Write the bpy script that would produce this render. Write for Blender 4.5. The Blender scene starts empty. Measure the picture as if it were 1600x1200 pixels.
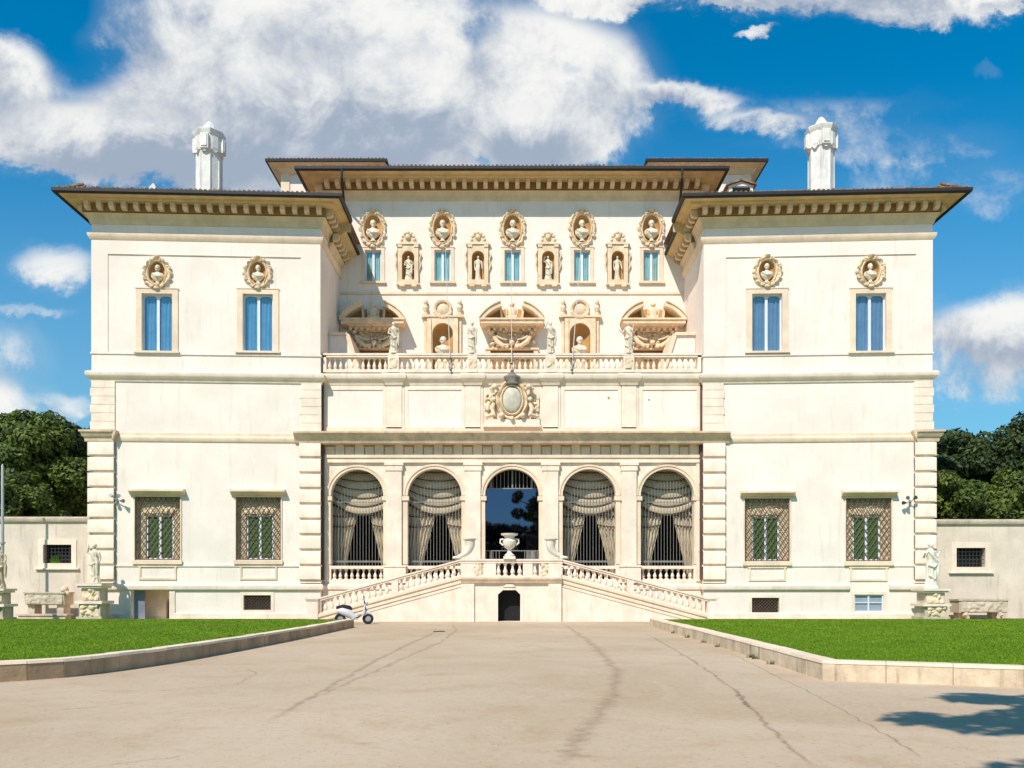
import bpy, bmesh, math, random
import numpy as np
from mathutils import Vector, Matrix
random.seed(7); rng = np.random.default_rng(7)
R = math.radians
scene = bpy.context.scene
col = scene.collection

# ------------------------------------------------------------ camera, sky, sun, exposure
F = 1350.0; D0 = 45.0; HZ = 922.0; EYE = 1.53
cam_d = bpy.data.cameras.new("camera"); cam = bpy.data.objects.new("camera", cam_d); col.objects.link(cam)
cam.location = (0, -D0, EYE); cam.rotation_euler = (R(90), 0, 0)
cam_d.sensor_width = 36; cam_d.lens = 36*F/1600; cam_d.shift_y = (HZ-600)/1600
cam_d.clip_end = 4000; cam_d.clip_start = 0.1
scene.camera = cam
scene.view_settings.view_transform = 'Standard'; scene.view_settings.look = 'None'
scene.view_settings.exposure = 0.08; scene.view_settings.gamma = 1
scene.render.resolution_x = 1024; scene.render.resolution_y = 768
scene.cycles.max_bounces = 6; scene.cycles.transparent_max_bounces = 12

SUN = Vector((-0.5, -1.0, 1.24)).normalized()
sd = bpy.data.lights.new("sun", 'SUN'); sd.energy = 4.8; sd.angle = R(0.5); sd.color = (1.0, 0.935, 0.85)
so = bpy.data.objects.new("sun", sd); col.objects.link(so)
so.rotation_euler = (-SUN).to_track_quat('-Z', 'Y').to_euler(); so.location = (-20, -60, 60)

class N:
    """small node-tree helper"""
    def __init__(s, tree): s.t = tree; s.n = tree.nodes; s.l = tree.links
    def new(s, typ, ins=None, **kw):
        n = s.n.new(typ)
        for k, v in kw.items(): setattr(n, k, v)
        for k, v in (ins or {}).items():
            if isinstance(v, bpy.types.NodeSocket): s.l.new(v, n.inputs[k])
            else: n.inputs[k].default_value = v
        return n
    def m(s, op, a, b=0.0, c=None):
        ins = {0: a, 1: b}
        if c is not None: ins[2] = c
        return s.new('ShaderNodeMath', ins, operation=op).outputs[0]
    def mix(s, f, a, b, mode='MIX'):
        n = s.new('ShaderNodeMix', data_type='RGBA', blend_type=mode)
        for i, v in ((0, f), (6, a), (7, b)):
            if isinstance(v, bpy.types.NodeSocket): s.l.new(v, n.inputs[i])
            else: n.inputs[i].default_value = v if i == 0 else (*v, 1) if len(v) == 3 else v
        return n.outputs[2]
    def ramp(s, f, a, b, lo=0.0, hi=1.0):
        return s.new('ShaderNodeMapRange', {0: f, 1: a, 2: b, 3: lo, 4: hi}, interpolation_type='SMOOTHSTEP').outputs[0]
    def noise(s, vec, scale, detail=4, rough=0.55, dist=0.0):
        return s.new('ShaderNodeTexNoise', {'Vector': vec, 'Scale': scale, 'Detail': detail, 'Roughness': rough, 'Distortion': dist}).outputs['Fac']

world = bpy.data.worlds.new("World"); scene.world = world; world.use_nodes = True
def build_world():
    g = N(world.node_tree); g.n.clear()
    sky = g.new('ShaderNodeTexSky', sky_type='NISHITA')
    sky.sun_disc = False; sky.sun_elevation = math.asin(SUN.z); sky.sun_rotation = math.atan2(SUN.x, SUN.y)
    sky.air_density = 1.0; sky.dust_density = 0.4; sky.ozone_density = 3.0; sky.altitude = 200
    tc = g.new('ShaderNodeTexCoord')
    sep = g.new('ShaderNodeSeparateXYZ', {0: tc.outputs['Generated']})
    X, Y, Z = sep.outputs
    ay = g.m('MAXIMUM', g.m('ABSOLUTE', Y), 0.12)
    u = g.m('DIVIDE', X, ay); v = g.m('DIVIDE', Z, ay)
    uv = g.new('ShaderNodeCombineXYZ', {0: u, 1: v, 2: 0.0}).outputs[0]
    # where the clouds lie, as bearings and heights (tangents): centre u, v, half widths
    blobs = [(-.235, .620, .275, .125, 1.0), (-.21, .535, .27, .068, .95), (-.42, .50, .14, .035, .8), (-.555, .675, .055, .05, -.7), (-.515, .605, .05, .022, -.28), (.06, .58, .096, .078, .95), (.037, .52, .067, .033, .85), (-.593, .594, .05, .055, 1.0), (-.504, .52, .13, .035, .9),
             (.193, .572, .055, .015, .75), (.267, .546, .055, .012, .45), (.407, .690, .16, .032, .95), (.133, .69, .10, .018, .8), (.26, .692, .06, .016, .8), (.56, .69, .05, .012, .7),
             (.27, .648, .021, .006, .75), (.57, .305, .085, .04, 1.0), (.55, .262, .08, .045, .7), (-.526, .379, .055, .028, .62), (-.578, .268, .055, .04, .62), (-.56, .324, .06, .008, .5), (-.51, .212, .03, .020, .6),
             (-.58, .212, .04, .024, .6), (.42, .52, .16, .02, .36), (.54, .598, .02, .01, .4), (.50, .47, .18, .035, .34), (.36, .56, .16, .02, .3), (-.1, .47, .2, .02, .35), (-.035, .545, .016, .07, -.55), (-.02, .63, .03, .02, -.3), (.075, .60, .02, .012, -.5)]
    n1 = g.noise(uv, 8.5, 10, 0.66, 0.25); n2 = g.noise(uv, 2.6, 3, 0.5)
    wu = g.m('ADD', u, g.m('MULTIPLY', g.m('SUBTRACT', n2, 0.5), 0.16)); wv = g.m('ADD', v, g.m('MULTIPLY', g.m('SUBTRACT', n1, 0.5), 0.09))
    tot = None; low = None
    for cu, cv, ru, rv, a in blobs:
        du = g.m('DIVIDE', g.m('SUBTRACT', wu, cu), ru); dv = g.m('DIVIDE', g.m('SUBTRACT', wv, cv), rv)
        r2 = g.m('ADD', g.m('MULTIPLY', du, du), g.m('MULTIPLY', dv, dv))
        w = g.m('MULTIPLY', g.m('EXPONENT', g.m('MULTIPLY', g.m('MULTIPLY', r2, r2), -0.7)), a)
        lw = g.m('MULTIPLY', w, dv)
        tot = w if tot is None else g.m('ADD', tot, w); low = lw if low is None else g.m('ADD', low, lw)
    dens = g.m('ADD', tot, g.m('MULTIPLY', g.m('SUBTRACT', n1, 0.5), 1.35))
    mask = g.ramp(dens, 0.24, 0.92)
    haze = g.m('MULTIPLY', g.ramp(g.m('ADD', tot, g.m('MULTIPLY', n2, .6)), 0.35, 0.9), 0.12)
    mask = g.m('MAXIMUM', mask, haze)
    # cloud body: sunlit tops, grey-blue undersides
    sh = g.m('ADD', g.m('MULTIPLY', low, 0.55), g.m('ADD', g.m('MULTIPLY', g.m('SUBTRACT', n1, .5), 2.6), g.m('MULTIPLY', g.m('SUBTRACT', n2, .5), 1.4)))
    thick = g.ramp(tot, 0.45, 1.25)
    shf = g.ramp(g.m('SUBTRACT', sh, g.m('MULTIPLY', thick, 0.10)), -0.75, 0.35)
    ccol = g.mix(shf, (.34, .41, .52), (.88, .88, .86))
    hs = g.new('ShaderNodeHueSaturation', {'Hue': .487, 'Saturation': 1.45, 'Value': 1.0, 'Color': sky.outputs[0]}).outputs[0]
    sk = g.new('ShaderNodeVectorMath', {0: hs, 1: (0.30*.1, .88*.1, 1.22*.1)}, operation='MULTIPLY').outputs[0]
    skm = g.new('ShaderNodeVectorMath', {0: sk, 1: (1.9, 1.68, 1.2)}, operation='MULTIPLY').outputs[0]
    hzn = g.ramp(v, 0.05, 0.62, 1.0, 0.0)
    skm = g.mix(g.m('MULTIPLY', hzn, 0.6), skm, (.29, .43, .56))
    fin = g.mix(mask, skm, ccol)
    bg = g.new('ShaderNodeBackground', {'Color': fin, 'Strength': 1.0})
    out = g.new('ShaderNodeOutputWorld', {0: bg.outputs[0]})
build_world()

# ------------------------------------------------------------ materials
def material(name, colr, rough=0.8, var=0.12, vscale=1.2, bump=0.0, bscale=30, spec=0.3, metal=0.0, streak=0.0, grime=None, fine=0.0):
    m = bpy.data.materials.new(name); m.use_nodes = True
    g = N(m.node_tree); p = g.n['Principled BSDF']
    p.inputs['Roughness'].default_value = rough; p.inputs['Metallic'].default_value = metal
    p.inputs['Specular IOR Level'].default_value = spec
    tc = g.new('ShaderNodeTexCoord').outputs['Object']
    gm = g.new('ShaderNodeNewGeometry').outputs['Position']
    c = tuple(colr)
    dark = tuple(x*(1-var) for x in c); lite = tuple(min(1, x*(1+var*.6)) for x in c)
    n = g.noise(gm, vscale, 6, .6)
    o = g.mix(g.ramp(n, .3, .7), dark, lite)
    if fine:
        nf = g.noise(gm, 14, 4, .7)
        o = g.mix(g.m('MULTIPLY', g.ramp(nf, .5, .75), fine), o, tuple(x*.62 for x in c))
    if streak:
        mp = g.new('ShaderNodeMapping', {'Vector': gm, 'Scale': (2.2, 2.2, .22)}).outputs[0]
        ns = g.noise(mp, 1.6, 7, .68)
        gc = grime or tuple(x*.6 for x in c)
        o = g.mix(g.m('MULTIPLY', g.ramp(ns, .52, .74), streak), o, gc)
    g.l.new(o, p.inputs['Base Color'])
    if bump:
        nb = g.noise(gm, bscale, 5, .65)
        b = g.new('ShaderNodeBump', {'Strength': bump, 'Distance': .02, 'Height': nb})
        g.l.new(b.outputs[0], p.inputs['Normal'])
    return m

M = {}
M['plaster'] = material('plaster', (.86, .74, .645), .9, .075, .45, .3, 18, .15, streak=.42, grime=(.60, .50, .41), fine=.12)
M['stone'] = material('stone', (.82, .635, .465), .85, .12, 1.1, .35, 14, .2, streak=.35, grime=(.44, .36, .25), fine=.25)
M['travertine'] = material('travertine', (.86, .705, .565), .8, .12, 1.3, .4, 16, .25, streak=.45, grime=(.50, .41, .30), fine=.3)
M['stain_stone'] = material('weathered_stone', (.68, .52, .37), .9, .2, 1.6, .6, 12, .2, streak=.55, grime=(.36, .255, .165), fine=.4)
M['carving'] = material('carved_stone', (.78, .605, .415), .85, .16, 2.5, .5, 20, .2, fine=.45)
M['marble'] = material('marble', (.68, .575, .44), .6, .18, 3, .3, 18, .3, streak=.4, grime=(.36, .31, .25), fine=.3)
M['white_marble'] = material('white_marble', (.76, .69, .58), .5, .08, 3, .2, 18, .35, fine=.15)
M['shield_stone'] = material('shield_stone', (.60, .54, .43), .7, .2, 3, .3, 14, .2, fine=.4)
M['dark_stone'] = material('dark_weathered_stone', (.26, .215, .18), .9, .3, 4, .6, 16, .2)
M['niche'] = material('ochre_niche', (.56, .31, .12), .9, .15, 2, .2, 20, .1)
M['eave'] = material('ochre_eave', (.62, .46, .25), .85, .14, 1.5, .2, 20, .1)
M['eave_stone'] = material('eave_moulding', (.72, .56, .36), .85, .12, 1.5, .3, 20, .1)
M['panel'] = material('terracotta_panel', (.33, .19, .085), .9, .1, 2, .2, 20, .1)
M['gutter'] = material('gutter_copper', (.02, .016, .015), .6, .2, 3, spec=.4)
M['pipe'] = material('brown_downpipe', (.11, .055, .035), .5, .2, 3, spec=.4)
M['iron'] = material('iron', (.05, .045, .04), .5, .2, 4, spec=.4)
M['grille'] = material('old_grille_iron', (.16, .105, .07), .6, .25, 4, spec=.3)
M['bars'] = material('painted_bars', (.24, .225, .20), .5, .1, 4, spec=.4)
M['white_paint'] = material('white_paint', (.68, .69, .76), .5, .04, 4, spec=.4)
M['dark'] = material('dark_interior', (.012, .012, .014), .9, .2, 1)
M['room'] = material('room_wall', (.30, .25, .19), .9, .1, 1)
M['fabric'] = material('cream_curtain', (.55, .46, .335), .95, .08, 3, .2, 60, .05)
M['fringe'] = material('brown_fringe', (.10, .07, .045), .95, .2, 3)
M['blue_cloth'] = material('blue_curtain', (.13, .30, .46), .9, .12, 2, spec=.1)
M['slate_cloth'] = material('slate_blue_curtain', (.17, .25, .36), .9, .12, 2, spec=.1)
M['green_cloth'] = material('pale_green_curtain', (.42, .60, .50), .9, .12, 2, spec=.1)
M['shutter'] = material('green_shutter', (.05, .15, .035), .6, .2, 5, spec=.3)
M['grey_metal'] = material('grey_metal', (.42, .42, .41), .45, .1, 3, metal=.4)
M['garden_plaster'] = material('garden_plaster', (.72, .61, .49), .95, .12, .7, .5, 10, .1, streak=.6, grime=(.36, .28, .21), fine=.25)
M['bark'] = material('bark', (.11, .08, .055), .95, .3, 4, .8, 8)
M['pale_metal'] = material('pale_flagpole', (.62, .61, .58), .5, .05, 4, spec=.4)
M['rubber'] = material('rubber', (.02, .02, .02), .8, .1, 4)
M['scooter_paint'] = material('pale_scooter_paint', (.66, .62, .63), .3, .05, 4, spec=.5)
M['blue_grey_reveal'] = material('reveal_blue_grey', (.20, .22, .27), .7, .12, 2)
M['orange'] = material('orange_stain', (.62, .27, .07), .8, .2, 4)

def glass_mat(name, tint, alpha, refl=(1, 1, 1, 1)):
    m = bpy.data.materials.new(name); m.use_nodes = True
    g = N(m.node_tree); g.n.clear()
    tr = g.new('ShaderNodeBsdfTransparent', {0: (*tint, 1)}).outputs[0]
    gl = g.new('ShaderNodeBsdfGlossy', {'Color': refl, 'Roughness': .02}).outputs[0]
    fr = g.m('ADD', .04, g.m('MULTIPLY', .96, g.m('POWER', g.new('ShaderNodeLayerWeight', {0: .5}).outputs['Facing'], 5.0)))
    f = g.m('ADD', g.m('MULTIPLY', fr, 1-alpha), alpha)
    mx = g.new('ShaderNodeMixShader', {0: f, 1: tr, 2: gl}).outputs[0]
    g.new('ShaderNodeOutputMaterial', {0: mx}); return m
M['glass'] = glass_mat('window_glass', (.92, .96, .98), .05)
M['mirror_glass'] = glass_mat('door_glass', (.3, .3, .3), .20, (.5, .5, .82, 1))

def tile_mat():
    m = bpy.data.materials.new('roof_tiles'); m.use_nodes = True; g = N(m.node_tree); p = g.n['Principled BSDF']
    gm = g.new('ShaderNodeNewGeometry').outputs['Position']
    br = g.new('ShaderNodeTexVoronoi', {'Vector': gm, 'Scale': 4.0}).outputs['Color']
    n = g.noise(gm, 3, 6, .7)
    c = g.mix(g.ramp(n, .35, .7), (.16, .09, .055), (.42, .25, .15))
    c = g.mix(.25, c, br, 'SOFT_LIGHT')
    g.l.new(c, p.inputs['Base Color']); p.inputs['Roughness'].default_value = .9
    return m
M['tiles'] = tile_mat()

def leaf_mat(name, a, b):
    m = bpy.data.materials.new(name); m.use_nodes = True; g = N(m.node_tree); p = g.n['Principled BSDF']
    geo = g.new('ShaderNodeNewGeometry'); rnd = geo.outputs['Random Per Island']; gm = geo.outputs['Position']
    n = g.noise(gm, .6, 3, .5)
    f = g.m('ADD', g.m('MULTIPLY', rnd, .6), g.m('MULTIPLY', g.ramp(n, .35, .65), .4))
    c = g.mix(f, a, b); g.l.new(c, p.inputs['Base Color']); p.inputs['Roughness'].default_value = .55
    p.inputs['Specular IOR Level'].default_value = .3
    tl = g.new('ShaderNodeBsdfTranslucent', {0: c}).outputs[0]
    mx = g.new('ShaderNodeMixShader', {0: .22, 1: p.outputs[0], 2: tl}).outputs[0]
    g.l.new(mx, g.n['Material Output'].inputs[0]); return m
M['leaf_oak'] = leaf_mat('oak_leaves', (.022, .045, .010), (.17, .22, .035))
M['leaf_dark'] = leaf_mat('dark_leaves', (.014, .032, .012), (.09, .125, .035))
M['grass_blade'] = leaf_mat('grass_blades', (.13, .215, .008), (.24, .34, .014))

def lawn_mat():
    m = bpy.data.materials.new('lawn_soil'); m.use_nodes = True; g = N(m.node_tree); p = g.n['Principled BSDF']
    gm = g.new('ShaderNodeNewGeometry').outputs['Position']
    n = g.noise(gm, .9, 6, .7); n2 = g.noise(gm, 25, 3, .6)
    c = g.mix(g.ramp(n, .3, .7), (.085, .18, .006), (.12, .24, .010)); c = g.mix(g.m('MULTIPLY', n2, .4), c, (.07, .15, .005))
    g.l.new(c, p.inputs['Base Color']); p.inputs['Roughness'].default_value = 1
    p.inputs['Specular IOR Level'].default_value = .05
    b = g.new('ShaderNodeBump', {'Strength': .8, 'Distance': .05, 'Height': n2}); g.l.new(b.outputs[0], p.inputs['Normal']); return m
M['lawn'] = lawn_mat()

def road_mat():
    m = bpy.data.materials.new('packed_gravel_road'); m.use_nodes = True; g = N(m.node_tree); p = g.n['Principled BSDF']
    gm = g.new('ShaderNodeNewGeometry').outputs['Position']
    big = g.noise(gm, .16, 6, .6, .6); mid = g.noise(gm, .9, 7, .65, .4); fine = g.noise(gm, 45, 4, .75)
    c = g.mix(g.ramp(big, .32, .68), (.46, .34, .225), (.55, .425, .30))
    c = g.mix(g.m('MULTIPLY', g.ramp(mid, .48, .72), .55), c, (.43, .275, .16))
    mp = g.new('ShaderNodeMapping', {'Vector': gm, 'Scale': (1.0, .35, 1)}).outputs[0]
    pt = g.noise(mp, .8, 5, .6, 1.2)
    c = g.mix(g.m('MULTIPLY', g.ramp(pt, .56, .66), .22), c, (.54, .45, .34))
    c = g.mix(g.m('MULTIPLY', g.ramp(fine, .52, .72), .40), c, (.29, .205, .135))
    c = g.mix(g.m('MULTIPLY', g.ramp(fine, .44, .30), .30), c, (.56, .48, .38))
    mot = g.noise(gm, 9, 6, .8); c = g.mix(g.m('MULTIPLY', g.ramp(mot, .50, .66), .35), c, (.33, .235, .15)); c = g.mix(g.m('MULTIPLY', g.ramp(mot, .46, .34), .3), c, (.62, .52, .39))
    vor = g.new('ShaderNodeTexVoronoi', {'Vector': gm, 'Scale': 9.0}, feature='F1').outputs['Distance']
    c = g.mix(g.m('MULTIPLY', g.ramp(vor, .14, .05), .75), c, (.20, .15, .11))
    g.l.new(c, p.inputs['Base Color']); p.inputs['Roughness'].default_value = .95; p.inputs['Specular IOR Level'].default_value = .12
    h = g.m('ADD', g.m('MULTIPLY', fine, .3), mid)
    b = g.new('ShaderNodeBump', {'Strength': .5, 'Distance': .03, 'Height': h}); g.l.new(b.outputs[0], p.inputs['Normal']); return m
M['road'] = road_mat()

def crack_mat():
    m = bpy.data.materials.new('road_crack'); m.use_nodes = True; g = N(m.node_tree); p = g.n['Principled BSDF']
    gm = g.new('ShaderNodeNewGeometry').outputs['Position']
    uv = g.new('ShaderNodeTexCoord').outputs['UV']; s = g.new('ShaderNodeSeparateXYZ', {0: uv})
    d = g.m('ABSOLUTE', g.m('SUBTRACT', s.outputs[0], .5))
    n = g.noise(gm, 3.5, 6, .75)
    a = g.m('SUBTRACT', g.m('ADD', g.m('MULTIPLY', n, 1.1), -.12), g.m('MULTIPLY', d, 1.9))
    a = g.ramp(a, -.05, .85, 0, .8)
    a = g.m('MULTIPLY', a, s.outputs[1])
    p.inputs['Base Color'].default_value = (.33, .21, .13, 1); p.inputs['Roughness'].default_value = 1
    tr = g.new('ShaderNodeBsdfTransparent').outputs[0]
    mx = g.new('ShaderNodeMixShader', {0: a, 1: tr, 2: p.outputs[0]}).outputs[0]
    g.l.new(mx, g.n['Material Output'].inputs[0]); return m
M['crack'] = crack_mat()

# ------------------------------------------------------------ helpers
K = 0.05; AX = 10.0                      # the wings splay slightly towards the forecourt
def px(p, y=0.0): return (p-800)/F*(D0+y)
def pz(p, y=0.0): return EYE+(HZ-p)/F*(D0+y)
def wa(p):                                # distance from the axis of a point on a wing front
    u = abs(p-800)/F; return u*(D0+K*AX)/(1+K*u)
def wz(p_x, p_y): return EYE+(HZ-p_y)/F*(D0-K*(wa(p_x)-AX))

class MB:
    def __init__(s): s.v = []; s.f = []
    def add(s, vs, fs):
        o = len(s.v); s.v += [tuple(p) for p in vs]; s.f += [tuple(i+o for i in q) for q in fs]; return s
    def box(s, x0, x1, y0, y1, z0, z1):
        if x0 > x1: x0, x1 = x1, x0
        return s.add([(x, y, z) for z in (z0, z1) for y in (y0, y1) for x in (x0, x1)],
              [(0, 1, 5, 4), (1, 3, 7, 5), (3, 2, 6, 7), (2, 0, 4, 6), (4, 5, 7, 6), (0, 2, 3, 1)])
    def prism(s, poly, y0, y1):           # polygon in x,z extruded along y
        n = len(poly); v = [(x, y0, z) for x, z in poly]+[(x, y1, z) for x, z in poly]
        return s.add(v, [tuple(range(n)), tuple(range(2*n-1, n-1, -1))]+[(i, i+n, (i+1) % n+n, (i+1) % n) for i in range(n)])
    def prism_x(s, poly, x0, x1):         # polygon in y,z extruded along x
        n = len(poly); v = [(x0, y, z) for y, z in poly]+[(x1, y, z) for y, z in poly]
        return s.add(v, [tuple(range(n)), tuple(range(2*n-1, n-1, -1))]+[(i, (i+1) % n, (i+1) % n+n, i+n) for i in range(n)])
    def sweep(s, path, prof, side=1, closed=False):
        """prof: closed polygon (out, z); path: plan polyline; side=+1 -> outward is to the right of travel"""
        P = [Vector(p) for p in path]; n = len(P); rings = []
        for i in range(n):
            a = P[i]-P[i-1] if (i > 0 or closed) else None
            b = P[(i+1) % n]-P[i] if (i < n-1 or closed) else None
            ns = []
            for d in (a, b):
                if d is not None: d = d.normalized(); ns.append(Vector((d.y, -d.x))*side)
            if len(ns) == 1: mn = ns[0]
            else:
                q = ns[0]+ns[1]; mn = q/max(.2, (1+ns[0].dot(ns[1])))
            rings.append([(P[i].x+mn.x*o, P[i].y+mn.y*o, z) for o, z in prof])
        m = len(prof); v = [p for r in rings for p in r]; f = []
        for i in range(n if closed else n-1):
            j = (i+1) % n
            for k in range(m): f.append((i*m+k, i*m+(k+1) % m, j*m+(k+1) % m, j*m+k))
        if not closed: f += [tuple(range(m)), tuple(range((n-1)*m+m-1, (n-1)*m-1, -1))]
        return s.add(v, f)
    def lathe(s, prof, n=12, c=(0, 0, 0), sx=1, sy=1, rot=0.0):
        v = []; f = []
        for r, z in prof:
            for k in range(n):
                a = 2*math.pi*(k+rot)/n; v.append((c[0]+r*sx*math.cos(a), c[1]+r*sy*math.sin(a), c[2]+z))
        for i in range(len(prof)-1):
            for k in range(n): f.append((i*n+k, i*n+(k+1) % n, (i+1)*n+(k+1) % n, (i+1)*n+k))
        f += [tuple(range(n-1, -1, -1)), tuple((len(prof)-1)*n+k for k in range(n))]
        return s.add(v, f)
    def tube(s, pts, rad, n=8, flat=1.0):
        P = [Vector(p) for p in pts]; v = []; f = []
        if not hasattr(rad, '__len__'): rad = [rad]*len(P)
        ref = Vector((0, 1, 0))
        for i, p in enumerate(P):
            d = (P[min(i+1, len(P)-1)]-P[max(i-1, 0)]).normalized()
            a = d.cross(ref)
            if a.length < .1: a = d.cross(Vector((1, 0, 0)))
            a.normalize(); b = d.cross(a).normalized()
            for k in range(n):
                t = 2*math.pi*k/n; v.append(p+a*rad[i]*math.cos(t)+b*rad[i]*flat*math.sin(t))
        for i in range(len(P)-1):
            for k in range(n): f.append((i*n+k, i*n+(k+1) % n, (i+1)*n+(k+1) % n, (i+1)*n+k))
        f += [tuple(range(n)), tuple((len(P)-1)*n+k for k in range(n-1, -1, -1))]
        return s.add(v, f)
    def ball(s, c, r, sx=1, sy=1, sz=1, n=10, m=7):
        return s.lathe([(max(1e-4, r*math.sin(math.pi*i/m)), -r*sz*math.cos(math.pi*i/m)) for i in range(m+1)], n, c, sx, sy)
    def xf(s, fn): s.v = [tuple(fn(*p)) for p in s.v]; return s
    def build(s, name, mat, parent=None, warp=False, smooth=35, loc=None):
        v = s.v
        if warp: v = [(x, y-K*max(0, abs(x)-AX), z) for x, y, z in v]
        me = bpy.data.meshes.new(name); me.from_pydata(v, [], s.f); me.update()
        me.materials.append(M[mat] if isinstance(mat, str) else mat)
        if smooth:
            me.polygons.foreach_set('use_smooth', [True]*len(me.polygons)); me.set_sharp_from_angle(angle=R(smooth))
        o = bpy.data.objects.new(name, me); col.objects.link(o)
        if parent: o.parent = parent
        if loc: o.location = loc
        return o

def arc(cx, cz, rx, rz, a0, a1, n): return [(cx+rx*math.cos(R(a0+(a1-a0)*i/n)), cz+rz*math.sin(R(a0+(a1-a0)*i/n))) for i in range(n+1)]
def rect(x0, x1, z0, z1): return [(x0, z0), (x1, z0), (x1, z1), (x0, z1)]
def arch_loop(x0, x1, z0, zs, n=16):
    r = (x1-x0)/2; return [(x0, z0), (x1, z0)]+arc((x0+x1)/2, zs, r, r, 0, 180, n)
def oval(cx, cz, rx, rz, n=24): return arc(cx, cz, rx, rz, 0, 360, n)[:-1]
def sheet(mb, outer, holes, y, depth=0.0):
    bm = bmesh.new(); es = []
    for L in [outer]+[h[0] if isinstance(h, tuple) and isinstance(h[0], list) else h for h in holes]:
        vs = [bm.verts.new((a, y, b)) for a, b in L]
        es += [bm.edges.new((vs[i], vs[(i+1) % len(vs)])) for i in range(len(vs))]
    bmesh.ops.triangle_fill(bm, use_beauty=True, edges=es)
    bm.verts.ensure_lookup_table(); bm.verts.index_update()
    mb.add([v.co[:] for v in bm.verts], [tuple(v.index for v in f.verts) for f in bm.faces]); bm.free()
    for h in holes:
        L, d = h if isinstance(h, tuple) and isinstance(h[0], list) else (h, depth)
        if d: n = len(L); mb.add([(a, y, b) for a, b in L]+[(a, y+d, b) for a, b in L], [(i, (i+1) % n, (i+1) % n+n, i+n) for i in range(n)])
    return mb

def tag(o, label=None, cat=None, group=None, kind=None):
    if label: o['label'] = label
    if cat: o['category'] = cat
    if group: o['group'] = group
    if kind: o['kind'] = kind
    return o
def empty(name, loc=(0, 0, 0), rz=0.0, label=None, cat=None, group=None, parent=None):
    o = bpy.data.objects.new(name, None); col.objects.link(o); o.location = loc; o.rotation_euler[2] = rz; o.empty_display_size = .3
    if parent: o.parent = parent
    return tag(o, label, cat, group)
def copy_tree(o, parent=None):
    c = o.copy(); col.objects.link(c); c.parent = parent
    for ch in [q for q in scene.objects if q.parent == o]: copy_tree(ch, c)
    return c
def place(o, x, y, z, wing=True):
    if wing and abs(x) > AX:
        o.location = (x, y-K*(abs(x)-AX), z); o.rotation_euler[2] = math.atan(K)*(1 if x < 0 else -1)
    else: o.location = (x, y, z)
    return o

# ------------------------------------------------------------ ground, road, lawns
def gp(p_x, p_y): d = F*EYE/(p_y-HZ); return ((p_x-800)/F*d, d-D0)
mb = MB(); mb.add([(-600, -300, -.03), (600, -300, -.03), (600, 900, -.03), (-600, 900, -.03)], [(0, 1, 2, 3)])
tag(mb.build('ground', 'garden_plaster'), kind='structure')
bpy.data.objects['ground'].data.materials[0] = material('bare_ground', (.22, .18, .12), .95, .25, .2, .5, 6)
mb = MB(); mb.add([(-60, -90, 0), (60, -90, 0), (60, 0.6, 0), (-60, 0.6, 0)], [(0, 1, 2, 3)])
tag(mb.build('forecourt_road', 'road'), kind='structure')

def crack(pts, w, amp=1.0, a=1.0):
    # pts are image-measured points turned into ground points, densified with jitter
    P = [gp(*p) for p in pts]; D = []
    for i in range(len(P)-1):
        n = 10
        for k in range(n): t = k/n; D.append((P[i][0]*(1-t)+P[i+1][0]*t, P[i][1]*(1-t)+P[i+1][1]*t))
    D.append(P[-1])
    D = [(x+random.gauss(0, .016*amp), y+random.gauss(0, .016*amp)) for x, y in D]
    v = []; uvs = []
    for i, (x, y) in enumerate(D):
        x0, y0 = D[max(i-1, 0)]; x1, y1 = D[min(i+1, len(D)-1)]; dx, dy = x1-x0, y1-y0; L = math.hypot(dx, dy) or 1
        ww = w*random.uniform(.7, 1.2); nx, ny = -dy/L*ww/2, dx/L*ww/2
        e = a*min(1, min(i, len(D)-1-i)/4)
        v += [(x-nx, y-ny, .005), (x+nx, y+ny, .005)]; uvs += [(0, e), (1, e)]
    return v, [(2*i, 2*i+1, 2*i+3, 2*i+2) for i in range(len(D)-1)], uvs
cr = MB(); UV = []
for pts, w, a in [([(880, 975), (915, 998), (945, 1025), (965, 1052), (958, 1085), (935, 1120), (905, 1150), (880, 1200)], .75, .5),
               ([(705, 975), (713, 985), (690, 1003), (640, 1025), (560, 1060), (470, 1100)], .42, .5), ([(686, 985), (650, 1002), (600, 1025), (520, 1070), (400, 1140)], .42, .6),
               ([(1010, 990), (1045, 1010), (1095, 1040), (1150, 1080), (1170, 1105), (1215, 1150), (1270, 1200)], .20, .9), ([(1150, 1078), (1165, 1100), (1180, 1110)], .22, 1),
               ([(1130, 1015), (1200, 1050), (1290, 1095), (1380, 1145), (1450, 1190)], .10, .9),
               ([(0, 1090), (120, 1080), (250, 1080), (370, 1070), (400, 1052), (385, 1045)], .12, .8), ([(60, 1112), (140, 1106), (230, 1096)], .25, .5),
               ([(560, 978), (680, 984)], .4, .5), ([(140, 1200), (200, 1192), (300, 1180)], .12, .6), ([(1390, 1060), (1500, 1075), (1600, 1080)], .1, .5)]:
    v, f, uv = crack(pts, w, 1, a); cr.add(v, f); UV += uv
co = cr.build('road_crack', 'crack', smooth=0); tag(co, kind='structure')
dr = MB().lathe([(.22, .003), (.22, .02), (.18, .025)], 16, (*gp(686, 987), 0)).build('drain_cover', 'iron'); tag(dr, 'small dark drain cover set in the pale road left of the axis', 'drain cover')
ul = co.data.uv_layers.new(name='UVMap')
for lp in co.data.loops: ul.data[lp.index].uv = UV[lp.vertex_index]

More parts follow.
